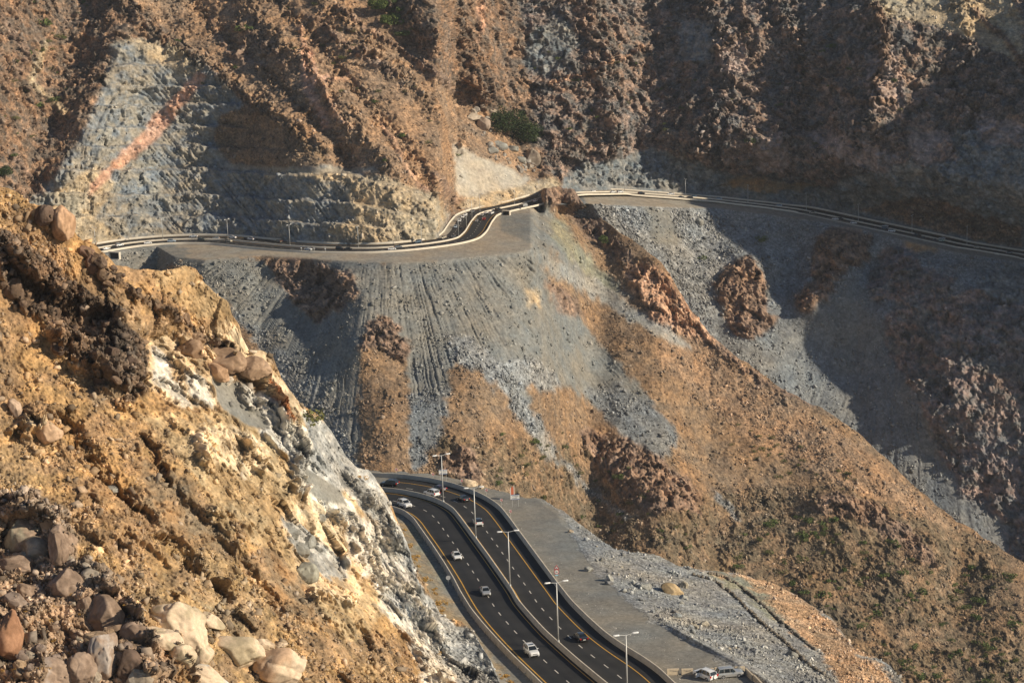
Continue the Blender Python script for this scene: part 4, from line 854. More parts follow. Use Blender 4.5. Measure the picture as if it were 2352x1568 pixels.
# vehicles on the near road: (kind, paint, picture point at the middle of its ground print, away?, label)
NC = [('suv', P_BLACK, (895, 1116), 1, 'black people carrier leaving round the bend at the far left of the lower road', None),
 ('sedan', P_MAROON, (1008, 1126), 1, 'dark maroon saloon hidden behind the white estate on the bend of the lower road', None),
 ('suv', P_WHITE, (992, 1138), 1, 'white estate car with dark windows seen from behind on the bend, next to the median', None),
 ('sedan', P_BLACK, (1064, 1149), 1, 'black saloon seen from behind just past the second street lamp', None),
 ('suv', P_WHITE, (930, 1163), 0, 'white boxy four-by-four coming out of the bend beside the cliff', None),
 ('hatch', P_WHITE, (1098, 1204), 1, 'white crossover with a black roof and red tail lights beside a lamp post', P_BLACK),
 ('sedan', P_WHITE, (1049, 1281), 0, 'white saloon driving towards the viewer in the middle of the left carriageway', None),
 ('sedan', P_SILV, (1115, 1363), 0, 'silver saloon driving towards the viewer behind the large white four-by-four', None),
 ('suv', P_WHITE, (1221, 1502), 0, 'large white four-by-four with sunroof nearest the viewer on the left carriageway', None),
 ('sedan', P_BLACK, (1334, 1468), 1, 'black saloon alone on the right carriageway beside the gravel lay-by', None)]
for kind, pm, (px, py), away, lab, rf in NC:
    x, y, z = [float(v) for v in near_pt(px, py, .1)]
    i = ((PN2[:, 0]-x)**2+(PN2[:, 1]-y)**2).argmin(); t = ntan[i]
    if (t[1] > 0) != bool(away) : t = -t
    if abs(t[1]) < .5: t = t*(1 if ((t[0] < 0) == bool(away)) else -1)
    s = NB*t[1]
    c = put_car(kind, pm, (x, y, near_z(y)+.1), orient(None, t, s), lab, 'vehicles on the lower road', True, None, rf)
    if 'sunroof' in lab: MB().box((0, -.25, 1.905), (.9, .6, .03)).build('sunroof', M_GLASS, c)
# parked cars on the lay-by
def park(kind, pm, px, py, yaw, lab):
    x, y, z = [float(v) for v in near_pt(px, py, 0)]
    return put_car(kind, pm, (x, y, near_z(y)), (0, 0, yaw), lab, 'cars parked in the gravel lay-by', True)
k1 = park('suv', P_WHITE, 1619, 1556, math.radians(38), 'white four-by-four with spare wheel on its back door parked left in the lay-by')
MB().tube((.12, -2.44, .92), (.12, -2.66, .92), .36, n=18).build('spare_wheel', M_WALLP, k1)
dr = MB().box((-1.38, .45, .82), (.9, .06, .75)).build('open_door', P_WHITE, k1)
MB().box((-1.38, .45, 1.42), (.75, .04, .4)).build('door_window', M_GLASS, dr)
k2 = park('suv', P_SILV, 1676, 1553, math.radians(-80), 'silver four-by-four parked broadside before the concrete blocks in the lay-by')
# vehicles on the far road: kind, paint, picture x, carriageway ('r' rock side / 'f' valley side), lane (0 near median, 1 outer), label
FC = [('sedan', P_WHITE, 245, 'f', 1, 'white car furthest left on the upper road'), ('suv', P_WHITE, 276, 'f', 0, 'white four-by-four second from the left, above the dark culvert mouth'), ('sedan', P_WHITE, 341, 'f', 1, 'white car on the upper road right of the culvert mouth'), ('suv', P_PALEB, 393, 'f', 1, 'pale blue four-by-four just right of the second street lamp'),
 ('pickup', P_WHITE, 444, 'r', 1, 'white pickup on the rock side below the grey terraces'), ('suv', P_OLIVE, 462, 'f', 0, 'dark olive four-by-four on the valley side below the white pickup'), ('sedan', P_SILV, 497, 'r', 0, 'silver saloon on the rock side between pickup and lamp'), ('sedan', P_WHITE, 534, 'r', 1, 'white saloon on the rock side just right of the lamp'), ('suv', P_BEIGE, 526, 'f', 0, 'beige four-by-four on the valley side beside the third street lamp'),
 ('suv', P_WHITE, 576, 'r', 1, 'white four-by-four on the rock side between third and fourth lamps'), ('suv', P_OLIVE, 640, 'r', 1, 'olive four-by-four on the rock side just left of the fourth lamp'), ('sedan', P_WHITE, 708, 'f', 1, 'white saloon on the valley side right of the fourth lamp'), ('suv', P_BLACK, 782, 'f', 0, 'black van, the left of two black vehicles nose to tail'), ('sedan', P_BLACK, 800, 'f', 0, 'black saloon, the right of two black vehicles nose to tail'),
 ('sedan', P_WHITE, 901, 'f', 1, 'white saloon on the valley side where the road begins to curve'), ('suv', P_GREY, 916, 'f', 0, 'grey four-by-four beside the white saloon before the curve'), ('suv', P_BLUE, 958, 'r', 1, 'dark blue four-by-four on the rock side before the curve'), ('pickup', P_BEIGE, (1019, 549), 'r', 1, 'beige pickup on the rock side entering the curve'),
 ('hatch', P_GREY, (1041, 543), 'r', 0, 'grey car lowest in the queue on the receding stretch'), ('sedan', P_BLACK, (1061, 527), 'r', 0, 'black saloon in the queue beside the halfway lamp'), ('hatch', P_PALEB, (1050, 525), 'r', 1, 'pale blue car in the queue left of the black saloon'), ('suv', P_WHITE, (1062, 514), 'r', 1, 'white four-by-four in the queue above the pale blue car'), ('sedan', P_WHITE, (1066, 503), 'r', 1, 'white saloon in the queue, second below the upper corner'), ('sedan', P_WHITE, (1069, 496), 'r', 1, 'white saloon in the queue, nearest the upper corner'), ('suv', P_GREY, (1084, 488), 'r', 1, 'dark grey four-by-four rounding the upper corner on the rock side'),
 ('sedan', P_SILV, (1096, 510), 'f', 0, 'silver saloon lowest on the valley side of the receding stretch'), ('hatch', P_RED, (1110, 503), 'f', 1, 'red car, the only red one, on the receding stretch'), ('sedan', P_SILV, (1108, 496), 'f', 0, 'silver saloon just above the red car'), ('sedan', P_WHITE, (1117, 491), 'f', 0, 'white saloon above the silver one near the upper corner'), ('suv', P_WHITE, (1129, 491), 'f', 1, 'white four-by-four at the upper corner on the valley side'),
 ('suv', P_BLACK, 1144, 'f', 0, 'black four-by-four just right of the upper corner'), ('sedan', P_SILV, 1205, 'f', 0, 'silver saloon halfway between upper corner and knoll'), ('sedan', P_WHITE, 1231, 'f', 0, 'white saloon about to pass behind the rock knoll'),
 ('sedan', P_WHITE, 1362, 'r', 0, 'white saloon on the rock side just right of the knoll'), ('sedan', P_WHITE, 1407, 'f', 0, 'white saloon following a white four-by-four right of the knoll'), ('suv', P_WHITE, 1424, 'f', 0, 'white four-by-four left of the first lamp beyond the knoll'), ('suv', P_BLACK, 1473, 'f', 0, 'black four-by-four alone at the head of the grey boulder slope'), ('pickup', P_WHITE, 1541, 'r', 1, 'white pickup on the rock side left of the lamp'), ('sedan', P_BLACK, 1563, 'f', 1, 'black saloon, the left of two under the lamp'), ('sedan', P_BLACK, 1584, 'f', 0, 'black saloon, the right of two under the lamp'),
 ('sedan', P_BLUE, 1592, 'r', 0, 'dark blue saloon on the rock side behind the two black saloons'), ('sedan', P_PALEB, 1651, 'r', 0, 'pale blue saloon where the shadow begins on the rock side'), ('sedan', P_PALEB, 1790, 'r', 0, 'pale blue saloon alone in shade on the rock side'), ('sedan', P_BEIGE, 1866, 'f', 0, 'beige saloon in shade just right of a lamp'), ('sedan', P_WHITE, 1919, 'f', 1, 'white saloon in shade beside a black car'), ('sedan', P_BLACK, 1930, 'f', 0, 'black saloon in shade beside a white one'), ('hatch', P_WHITE, 1961, 'f', 1, 'white car in shade just left of a lamp'),
 ('sedan', P_SILV, 2034, 'r', 0, 'silver saloon in shade on the rock side'), ('suv', P_BLUE, 2034, 'f', 0, 'dark blue four-by-four ahead of a white one in shade'), ('suv', P_WHITE, 2048, 'f', 1, 'white four-by-four in shade left of the brown rock shoulder'), ('suv', P_BLACK, 2108, 'f', 0, 'black van in shade, the left of a dark pair'), ('sedan', P_BLACK, 2119, 'f', 1, 'black saloon in shade, the right of a dark pair'), ('sedan', P_SILV, 2165, 'r', 0, 'silver saloon on the rock side above the green-sided taxi'), ('pickup', P_BLACK, 2146, 'f', 1, 'black pickup in shade beside the pale green car'), ('sedan', paint('pale green car paint', (.50, .62, .52)), 2160, 'f', 0, 'pale green and white saloon in shade'), ('suv', P_BEIGE, 2246, 'f', 0, 'beige four-by-four right of the last lamp'), ('sedan', P_GREY, 2318, 'f', 0, 'dark grey saloon furthest right on the upper road')]
cum = np.r_[0, np.cumsum(np.linalg.norm(np.diff(PF2, axis=0), axis=1))]
for kind, pm, px, cw, lane, lab in FC:
    off = {('r', 1): -7.6, ('r', 0): -3.4, ('f', 0): 3.2, ('f', 1): 7.0}[(cw, lane)]*sg
    Q = foff(off, .02); ux, uy = to_px(Q[:, 0], Q[:, 1], Q[:, 2])
    i = ((ux-px[0])**2+(uy-px[1])**2).argmin() if isinstance(px, tuple) else np.abs(ux-px).argmin()
    t = ft[i]*(1 if t_dir(cw) else -1) if False else ft[i]*(1 if cw == 'f' else -1)
    put_car(kind, pm, tuple(float(v) for v in Q[i]), (0, 0, math.atan2(-t[0], t[1])), lab, 'vehicles on the upper road', False)
finish_cars()
# ------------------------------------------------------------------ road signs
M_SW = plain('sign white', (.75, .75, .72), .5); M_SR = plain('sign red', (.45, .02, .03), .5); M_SB = plain('sign blue', (.04, .10, .28), .5); M_SK = plain('sign ink', (.08, .09, .13), .5); M_SBR = plain('sign brown', (.28, .07, .03), .5); M_SGR = plain('sign back', (.42, .43, .43), .5); M_CY = plain('sign pale blue', (.30, .60, .75), .5)
def npos(px, py):
    x, y, z = [float(v) for v in near_pt(px, py, 0)]; return (x, y, z)
def squig(par, w, h, z0, seed, y=-.06):
    """lines of joined handwriting-like strokes read from right to left"""
    rr = random.Random(seed); m = MB()
    for row in range(2):
        x = -w*.36; zc = z0+h*(.2-.42*row)
        while x < w*.38*(1 if row == 0 else .5):
            l = rr.uniform(.06, .16)*w; m.box((x+l/2, y, zc+rr.uniform(-.03, .03)*h), (l, .02, .035*h+.02)); 
            if rr.random() < .6: m.box((x+l*.9, y, zc+.08*h), (.04, .02, .2*h))
            if rr.random() < .4: m.box((x+l*.5, y, zc-.12*h), (.05, .02, .05))
            x += l*rr.choice((1, 1, 1.35))
    m.build('lettering', M_SK, par)
def board(px, py, w, h, zb, lab, yaw=0, seed=1):
    r = empty('road_sign', npos(px, py), yaw, lab, 'road sign', 'blue and white boards')
    for sx in (-1, 1): MB().tube((sx*w*.36, 0, -.2), (sx*w*.36, 0, zb+h), .045, n=6).build('post', M_GALV, r)
    p = MB().box((0, -.06, zb+h/2), (w, .05, h)).build('panel', M_SW, r)
    e = MB(); e.box((0, -.075, zb+h-.04), (w+.06, .06, .12)); e.box((0, -.075, zb+.04), (w+.06, .06, .12)); e.build('border', M_SB, r)
    squig(r, w, h*1.0, zb+h*.5, seed, -.10)
board(1018.5, 1105, 2.2, 1.25, 2.0, 'white board with blue edge behind the barrier at the bend, partly behind a lamp post', .1, 3)
board(1184, 1163, 2.1, 1.25, 1.9, 'white board with blue edge on two posts in the gravel beside the bend', .05, 5)
def chevron(px, py, lab):
    r = empty('road_sign', npos(px, py), 0, lab, 'road sign', 'red chevron signs on the outside of the bend')
    MB().tube((0, 0, -.2), (0, 0, 1.9), .035, n=6).build('post', M_GALV, r)
    MB().box((0, -.05, 1.75), (.62, .04, .72)).build('panel', M_SW, r)
    m = MB()
    for (x, q) in ((-.24, 0), (.02, 0)):
        m.loft([[(x, -.09, 1.75), (x+.17, -.09, 2.06), (x+.31, -.09, 2.06), (x+.14, -.09, 1.75)], [(x, -.073, 1.75), (x+.17, -.073, 2.06), (x+.31, -.073, 2.06), (x+.14, -.073, 1.75)]])
        m.loft([[(x, -.09, 1.75), (x+.14, -.09, 1.75), (x+.31, -.09, 1.44), (x+.17, -.09, 1.44)], [(x, -.073, 1.75), (x+.14, -.073, 1.75), (x+.31, -.073, 1.44), (x+.17, -.073, 1.44)]])
    m.build('chevron', M_SR, r)
for p, lab in (((911, 1092), 'red chevron sign leftmost behind the far side of the bend'), ((995, 1103), 'red chevron sign left of the blue and white board at the bend'), ((1061, 1118), 'red chevron sign between the bend board and the pale boulder'), ((1117.6, 1140), 'red chevron sign by the heap of pale stones'), ((1152, 1163), 'red chevron sign left of the two-post board'), ((1173, 1189), 'red chevron sign below the two-post board, nearest the viewer')):
    chevron(*p, lab)
r = empty('road_sign', npos(1177, 1146), .9, 'tall brown pointed sign on two white posts beside the bend', 'road sign')
for sx in (-1, 1): MB().tube((sx*.7, 0, -.2), (sx*.7, 0, 3.3), .08, n=8).build('post', M_SW, r)
MB().loft([[(-.62, -.03, 1.2), (.62, -.03, 1.2), (.62, -.03, 2.9), (.1, -.03, 3.4), (-.62, -.03, 2.9)], [(-.62, .03, 1.2), (.62, .03, 1.2), (.62, .03, 2.9), (.1, .03, 3.4), (-.62, .03, 2.9)]]).build('panel', M_SBR, r)
r = empty('road_sign', npos(1279, 1333), 0, 'warning triangle above a round red-edged sign on a thin post by the gravel', 'road sign')
MB().tube((0, 0, -.2), (0, 0, 3.3), .04, n=6).build('post', M_GALV, r)
def tri(s, y): return [(-s, y, 2.62), (s, y, 2.62), (0, y, 2.62+s*1.75)]
MB().loft([tri(.58, -.05), tri(.58, -.08)]).build('triangle_rim', M_SR, r)
q = MB().loft([[(-.36, -.095, 2.76), (.36, -.095, 2.76), (0, -.095, 3.38)], [(-.36, -.082, 2.76), (.36, -.082, 2.76), (0, -.082, 3.38)]]).build('triangle_face', M_SW, r)
MB().box((0, -.105, 2.9), (.2, .015, .08)).box((.04, -.105, 3.02), (.07, .015, .2)).build('symbol', M_SK, q)
MB().tube((0, -.05, 2.05), (0, -.08, 2.05), .55, n=24).build('disc_rim', M_SR, r)
q = MB().tube((0, -.082, 2.05), (0, -.095, 2.05), .42, n=24).build('disc_face', M_SW, r)
MB().box((-.1, -.105, 2.1), (.2, .015, .18)).box((.13, -.105, 2.0), (.22, .015, .12)).box((0, -.105, 1.92), (.3, .015, .05)).build('symbol', M_SK, q)
MB().box((0, -.07, 1.3), (.62, .03, .26)).build('plate', M_CY, r)
r = empty('road_sign', npos(1030, 1342), .1, 'grey back of a round sign left of the inner barrier', 'road sign')
MB().tube((0, 0, -.2), (0, 0, 1.9), .035, n=6).build('post', M_GALV, r); MB().tube((0, -.05, 1.6), (0, -.08, 1.6), .5, n=22).build('disc', M_SGR, r)
r = empty('road_sign', tuple(float(v) for v in far_pt(1207, 484)), .3, 'small twin-post sign beyond the barrier between corner and knoll', 'road sign')
for sx in (-1, 1): MB().tube((sx*1, 0, -.2), (sx*1, 0, 4.2), .1, n=6).build('post', M_GALV, r)
MB().box((0, -.12, 3.6), (3.0, .08, 1.2)).build('panel', M_SGR, r)
# little white marker posts on the valley-side barrier
for k, (px, lab) in enumerate(((694, 'white marker post left of the white saloon'), (720.5, 'white marker post right of the white saloon'), (746, 'white marker post before the two black vehicles'))):
    Q = foff(sg*(WF+.3)); ux, uy = to_px(Q[:, 0], Q[:, 1], Q[:, 2]); i = np.abs(ux-px).argmin(); q = Q[i]
    r = empty('marker_post', tuple(float(v) for v in q), 0, lab+' on the upper road barrier', 'marker post', 'marker posts on the upper barrier')
    MB().tube((0, 0, HF-.05), (0, 0, HF+1.6), .06, n=6).build('post', M_SW, r); MB().box((0, -.08, HF+1.5), (.7, .06, .6)).build('panel', M_SW, r)
# ------------------------------------------------------------------ concrete blocks of the lay-by
M_BLK = plain('block concrete', (.56, .47, .34), .9, noise=.12, ns=2)
def blockb(px0, px1, py, yaw, lab, seed):
    pm_ = (px0+px1)/2; x, y, z = npos(pm_, py); x0 = npos(px0, py)[0]; x1 = npos(px1, py)[0]; w = abs(x1-x0)/max(.5, math.cos(yaw)); 
    r = empty('concrete_block', (x, y, z), yaw, lab, 'concrete block', 'concrete blocks closing the lay-by')
    h = 1.15
    MB().loft([[(-w/2, -.32, -.2), (w/2, -.32, -.2), (w/2, .32, -.2), (-w/2, .32, -.2)], [(-w/2, -.32, .2), (w/2, -.32, .2), (w/2, .32, .2), (-w/2, .32, .2)], [(-w/2, -.15, h), (w/2, -.15, h), (w/2, .15, h), (-w/2, .15, h)]]).build('block', M_BLK, r, False, .03)
    rr = random.Random(seed); m = MB(); xx = -w*.25
    while xx < w*.35:
        l = rr.uniform(.08, .25); zz = rr.uniform(.72, .86); yy = -.32+(zz-.2)*.17/.95-.03
        m.box((xx, yy, zz), (l, .015, .04)); m.box((xx+l*.4, yy, zz+.05), (.035, .015, rr.uniform(.1, .2))); xx += l*1.2
    m.build('graffiti', M_SK, r)
blockb(1532, 1560, 1548, 0, 'cream concrete block with faint scribbles nearest the road', 1)
blockb(1565, 1592, 1548, 0, 'cream concrete block with scribbles, second from the road', 2)
blockb(1610, 1638, 1547, .03, 'cream concrete block behind the white four-by-four with spare wheel', 3)
blockb(1641, 1662, 1545, .03, 'cream concrete block behind the tail of the silver four-by-four', 4)
blockb(1687, 1711, 1543, .06, 'cream concrete block behind the bonnet of the silver four-by-four', 5)
def wallseg(a, b_, h, w, lab, name='concrete_block', mat=None, zoff=0, z_a=None, z_b=None, grp=None):
    V = []; a = Vector(a); b_ = Vector(b_); n = Vector((-(b_-a).y, (b_-a).x, 0)).normalized()*w/2
    s = [[tuple(p+q+Vector((0, 0, zz))) for (q, zz) in ((-n, -.4), (n, -.4), (n*.6, h), (-n*.6, h))] for p in (a, b_)]
    o = MB().loft(s).build(name, mat or M_BLK, None, False, .02); return tag(o, lab, name.replace('_', ' '), grp)
wallseg(npos(1713, 1546), npos(1729, 1562), 1.15, .55, 'concrete block set at an angle at the corner of the lay-by')
wallseg(npos(1732, 1562), npos(1760, 1592), 1.15, .55, 'last concrete block running off the lower edge of the picture')
# ------------------------------------------------------------------ person between the parked cars
def person():
    M_SKIN = plain('skin', (.35, .2, .13), .6); M_R = plain('red cloth', (.45, .03, .03), .8); M_WC = plain('white cloth', (.7, .7, .68), .8); M_H = plain('black hair', (.015, .012, .01), .7)
    x, y, z = npos(1651, 1556)
    r = empty('person', (x, y, z), .2, 'person in a red top and pale trousers standing between the two parked cars', 'person')
    J = {'pel': (0, 0, .92), 'ch': (0, .02, 1.25), 'nk': (0, .02, 1.47), 'hd': (0, -.01, 1.62), 'ht': (0, 0, 1.74), 'lh': (-.1, 0, .88), 'lk': (-.11, -.04, .48), 'la': (-.11, .02, .08), 'lf': (-.12, -.16, .04), 'rh': (.1, 0, .88), 'rk': (.13, -.05, .48), 'ra': (.15, .03, .08), 'rf': (.17, -.15, .04),
         'ls': (-.19, .02, 1.42), 'le': (-.27, -.02, 1.13), 'lw': (-.26, -.14, .88), 'lm': (-.26, -.18, .80), 'rs': (.19, .02, 1.42), 're': (.30, -.06, 1.16), 'rw': (.24, -.30, 1.08), 'rm': (.22, -.38, 1.06)}
    R = {'pel': .15, 'ch': .16, 'nk': .06, 'hd': .1, 'ht': .07, 'lh': .1, 'lk': .065, 'la': .045, 'lf': .04, 'rh': .1, 'rk': .065, 'ra': .045, 'rf': .04, 'ls': .07, 'le': .045, 'lw': .03, 'lm': .035, 'rs': .07, 're': .045, 'rw': .03, 'rm': .035}
    E = [('pel', 'ch'), ('ch', 'nk'), ('nk', 'hd'), ('hd', 'ht'), ('pel', 'lh'), ('lh', 'lk'), ('lk', 'la'), ('la', 'lf'), ('pel', 'rh'), ('rh', 'rk'), ('rk', 'ra'), ('ra', 'rf'), ('ch', 'ls'), ('ls', 'le'), ('le', 'lw'), ('lw', 'lm'), ('ch', 'rs'), ('rs', 're'), ('re', 'rw'), ('rw', 'rm')]
    # short fingers
    for s_, w_, d_ in (('l', 'lm', (0, -.02, -.07)), ('r', 'rm', (0, -.08, -.02))):
        for k in range(5):
            b0 = J[w_]; o_ = (k-2)*.018; n0 = s_+'f%d' % k; J[n0] = (b0[0]+o_+(.03 if k == 4 else 0), b0[1]+d_[1]*(.6 if k == 4 else 1-.1*abs(k-1)), b0[2]+d_[2]*(.6 if k == 4 else 1-.1*abs(k-1))); R[n0] = .009; E.append((w_, n0))
    ks = list(J); me = bpy.data.meshes.new('body'); me.from_pydata([J[k] for k in ks], [(ks.index(a), ks.index(b_)) for a, b_ in E], [])
    o = bpy.data.objects.new('body', me); COL.objects.link(o); o.parent = r
    md = o.modifiers.new('Skin', 'SKIN'); 
    for i, k in enumerate(ks): me.skin_vertices[0].data[i].radius = (R[k], R[k])
    me.skin_vertices[0].data[0].use_root = True
    o.modifiers.new('Sub', 'SUBSURF').levels = 1; me.materials.append(M_SKIN)
    def ell(c, rx, ry, rz_, n=10, m=6, z0=-1, z1=1):
        return [[(c[0]+rx*math.sqrt(max(0, 1-t*t))*math.cos(a), c[1]+ry*math.sqrt(max(0, 1-t*t))*math.sin(a), c[2]+rz_*t) for a in [2*math.pi*i/n for i in range(n)]] for t in np.linspace(z0, z1, m)]
    MB().loft([[(w*math.cos(a), .02+dd*math.sin(a), zz) for a in [2*math.pi*i/12 for i in range(12)]] for (zz, w, dd) in ((.85, .2, .15), (1.0, .19, .14), (1.3, .22, .15), (1.44, .21, .12), (1.5, .08, .08))]).build('shirt', M_R, r, True)
    t = MB()
    for sx in (-1, 1): t.loft([[(sx*cx+w*math.cos(a), cy+w*math.sin(a), zz) for a in [2*math.pi*i/10 for i in range(10)]] for (zz, cx, cy, w) in ((.9, .09, 0, .125), (.5, .12, -.04, .095), (.12, .13, .02, .075))])
    t.build('trousers', M_WC, r, True)
    MB().loft(ell((0, .02, 1.68), .115, .125, .12, z0=-.3, z1=.99)).build('hair', M_H, r, True)
person()
# ------------------------------------------------------------------ culverts and retaining walls of the upper road
def culvert(px, py, w, yaw, lab):
    x, y, z = [float(v) for v in far_pt(px, py)]
    r = empty('culvert', (x, y, z), yaw, lab, 'culvert', 'concrete culvert mouths below the upper road')
    m = MB(); h = w*.55; t_ = .5
    m.box((0, 0, h+t_/2), (w+2*t_, 1.6, t_)); m.box((-w/2-t_/2, 0, h/2), (t_, 1.6, h)); m.box((w/2+t_/2, 0, h/2), (t_, 1.6, h)); m.box((0, -.4, -.15), (w+2*t_, 2.4, .3))
    m.build('headwall', M_CONCF, r); MB().box((0, .5, h/2), (w, .4, h)).build('shade_panel', M_DARK, r)  # near-black panel stands in for the shade inside the mouth
culvert(366*0+264, 594, 6.5, -.5, 'square dark culvert mouth with pale rim below the left end of the upper road')
culvert(1163, 494, 4.5, -.5, 'small pale-rimmed culvert mouth beyond the barrier near the upper corner')
M_RW = plain('retaining wall', (.26, .20, .15), .9, noise=.2, ns=.3)
def rwall(px0, px1, lab):
    Q = foff(sg*(WF+1.1)); ux, uy = to_px(Q[:, 0], Q[:, 1], Q[:, 2]); i0, i1 = np.abs(ux-px0).argmin(), np.abs(ux-px1).argmin()
    P = Q[min(i0, i1):max(i0, i1)+1:4]; nn_, _ = normals2(P); V = []
    for o_, z in ((0, .1), (sg*.5, .1), (sg*1.6, -6.5), (0, -6.5)):
        q = P.copy(); q[:, :2] += nn_*o_; q[:, 2] += z; V.append(q)
    n = len(P); idx = np.arange(n*4).reshape(4, n)
    F = np.concatenate([np.stack([idx[k, :-1], idx[k, 1:], idx[(k+1) % 4, 1:], idx[(k+1) % 4, :-1]], -1) for k in range(4)])
    tag(mesh_np('retaining_wall', np.concatenate(V), F, M_RW), lab, 'retaining wall', 'retaining walls holding up the upper road')
rwall(2192, 2284, 'brown retaining wall under the right end of the upper road, left section'); rwall(2296, 2400, 'brown retaining wall under the right end of the upper road, at the frame edge')
# ------------------------------------------------------------------ plants
def leaf_mat(name, c, c2):
    m, t, b = newmat(name); oi = t.nodes.new('ShaderNodeNewGeometry'); mx = t.nodes.new('ShaderNodeMix'); mx.data_type = 'RGBA'
    mx.inputs[6].default_value = (*c, 1); mx.inputs[7].default_value = (*c2, 1); t.links.new(oi.outputs['Random Per Island'], mx.inputs['Factor']); t.links.new(mx.outputs[2], b.inputs['Base Color'])
    b.inputs['Roughness'].default_value = .8; b.inputs['Specular IOR Level'].default_value = .2; return m
M_LF = leaf_mat('green leaves', (.06, .09, .025), (.15, .19, .06)); M_LF2 = leaf_mat('olive leaves', (.085, .10, .03), (.16, .155, .06)); M_DRY = leaf_mat('dry grass', (.42, .24, .06), (.55, .34, .10)); M_TRK = plain('bark', (.12, .08, .05), .9); M_LFD = leaf_mat('dark leaves', (.02, .035, .012), (.06, .085, .03))
def bush(name, mat, n, rad, leaf, lobes, seed, trunk=True, up=.55):
    rg = np.random.default_rng(seed); r = empty(name, (0, 0, 0)); cs = [(rg.normal(0, .45, 2)*rad, rad*rg.uniform(.25, .6), rad*rg.uniform(.35, .62)) for _ in range(lobes)]
    i = rg.integers(0, lobes, n); d_ = rg.normal(size=(n, 3)); d_ /= np.linalg.norm(d_, axis=1)[:, None]; rr = rg.uniform(.45, 1.05, n)**.6
    C = np.array([[cs[k][0][0], cs[k][0][1], cs[k][1]] for k in i]); Rr = np.array([cs[k][2] for k in i])
    P = C+d_*(Rr*rr)[:, None]*np.array([1, 1, .85]); P[:, 2] = np.abs(P[:, 2])*1.0
    a = rg.normal(size=(n, 3)); a /= np.linalg.norm(a, axis=1)[:, None]; b_ = np.cross(a, rg.normal(size=(n, 3))); b_ /= np.linalg.norm(b_, axis=1)[:, None]
    s = leaf*rg.uniform(.6, 1.4, n)[:, None]; V = np.stack([P-a*s, P+b_*s*.6, P+a*s, P-b_*s*.6], 1).reshape(-1, 3)
    mesh_np('foliage', V, np.arange(4*n).reshape(-1, 4), mat, parent=r)
    if trunk:
        m = MB(); 
        for k in range(3): c = cs[k % lobes]; m.tube((0, 0, -.3), (c[0][0]*.7, c[0][1]*.7, c[1]), rad*.06, rad*.02, n=5)
        m.build('stem', M_TRK, r)
    return r
def ground_at(seed, px, py):
    s = SHEETS[seed]; P = s['P']; k = len(P)//2
    if '_q' not in s: s['_q'] = to_px(P[..., 0], P[..., 1], P[..., 2])
    d_ = (s['_q'][0]-px)**2+(s['_q'][1]-py)**2; i = int(d_.argmin()); return P.reshape(-1, 3)[i]
protos = {}
def plant(kind, seed, px, py, size, label=None, group=None, name='shrub', cat='shrub'):
    key = kind+(random.randrange(3),) if isinstance(kind, tuple) else (kind, random.randrange(3))
    if key not in protos:
        b_ = {'g': lambda k: bush('shrub', M_LF, 260, 1., .13, 4, 40+k), 'o': lambda k: bush('shrub', M_LF2, 240, 1., .12, 4, 60+k), 'd': lambda k: bush('grass_tuft', M_DRY, 200, 1., .12, 3, 80+k, False)}[kind](key[1])
        protos[key] = b_; o = b_
    else: o = copy_tree(protos[key])
    p = ground_at(seed, px, py); o.location = (float(p[0]), float(p[1]), float(p[2])-.1*size); o.rotation_euler = (0, 0, random.uniform(0, 6.28)); s_ = size*(1.9 if kind != 'd' else 1.1); o.scale = (s_, s_, s_*random.uniform(.6, .85))
    o['label'] = label; o['category'] = cat; o['group'] = group; o.name = name
    return o
# the big trees in the gully
def tree(px, py, seed, rad, H, lab, n=5000, leaf=.55, lob=9, grp=None, sd=1, mat=None):
    p = ground_at(seed, px, py); r = bush('tree', mat or M_LFD, n, rad, leaf, lob, sd, False); r.location = (float(p[0]), float(p[1])-rad*.4, float(p[2])+H*.12); r.children[0].name = 'crown'
    m = MB(); m.tube((0, 0, -2), (.3, 0, H*.45), rad*.09, rad*.05)
    for a in range(5): m.tube((.3, 0, H*.25), (rad*.5*math.cos(a*1.3), rad*.5*math.sin(a*1.3), H*.6), rad*.04, rad*.015, n=6)
    m.build('trunk', M_TRK, r); tag(r, lab, 'tree', grp)
tree(1168, 305, 100, 17, 15, 'broad dark green tree filling the gully above the boulders, left half of the clump', sd=5)
tree(1208, 328, 100, 15, 13, 'broad dark green tree filling the gully above the boulders, right half of the clump', sd=6)
tree(880, 22, 100, 8, 8, 'green tree high in the shaded gully at the top of the picture', 2500, .5, 6, sd=7, mat=M_LF)
tree(905, 52, 100, 6, 6, 'smaller green tree just below the one at the top of the gully', 1800, .45, 6, sd=8, mat=M_LF)
tree(12, 405, 100, 5, 5, 'dark green tree in the gully at the left edge', 1500, .4, 5, sd=9)
tree(1386, 556, 200, 4.2, 4, 'rounded grey-green acacia on the spur below the knoll', 1600, .3, 5, sd=10, mat=M_LF)
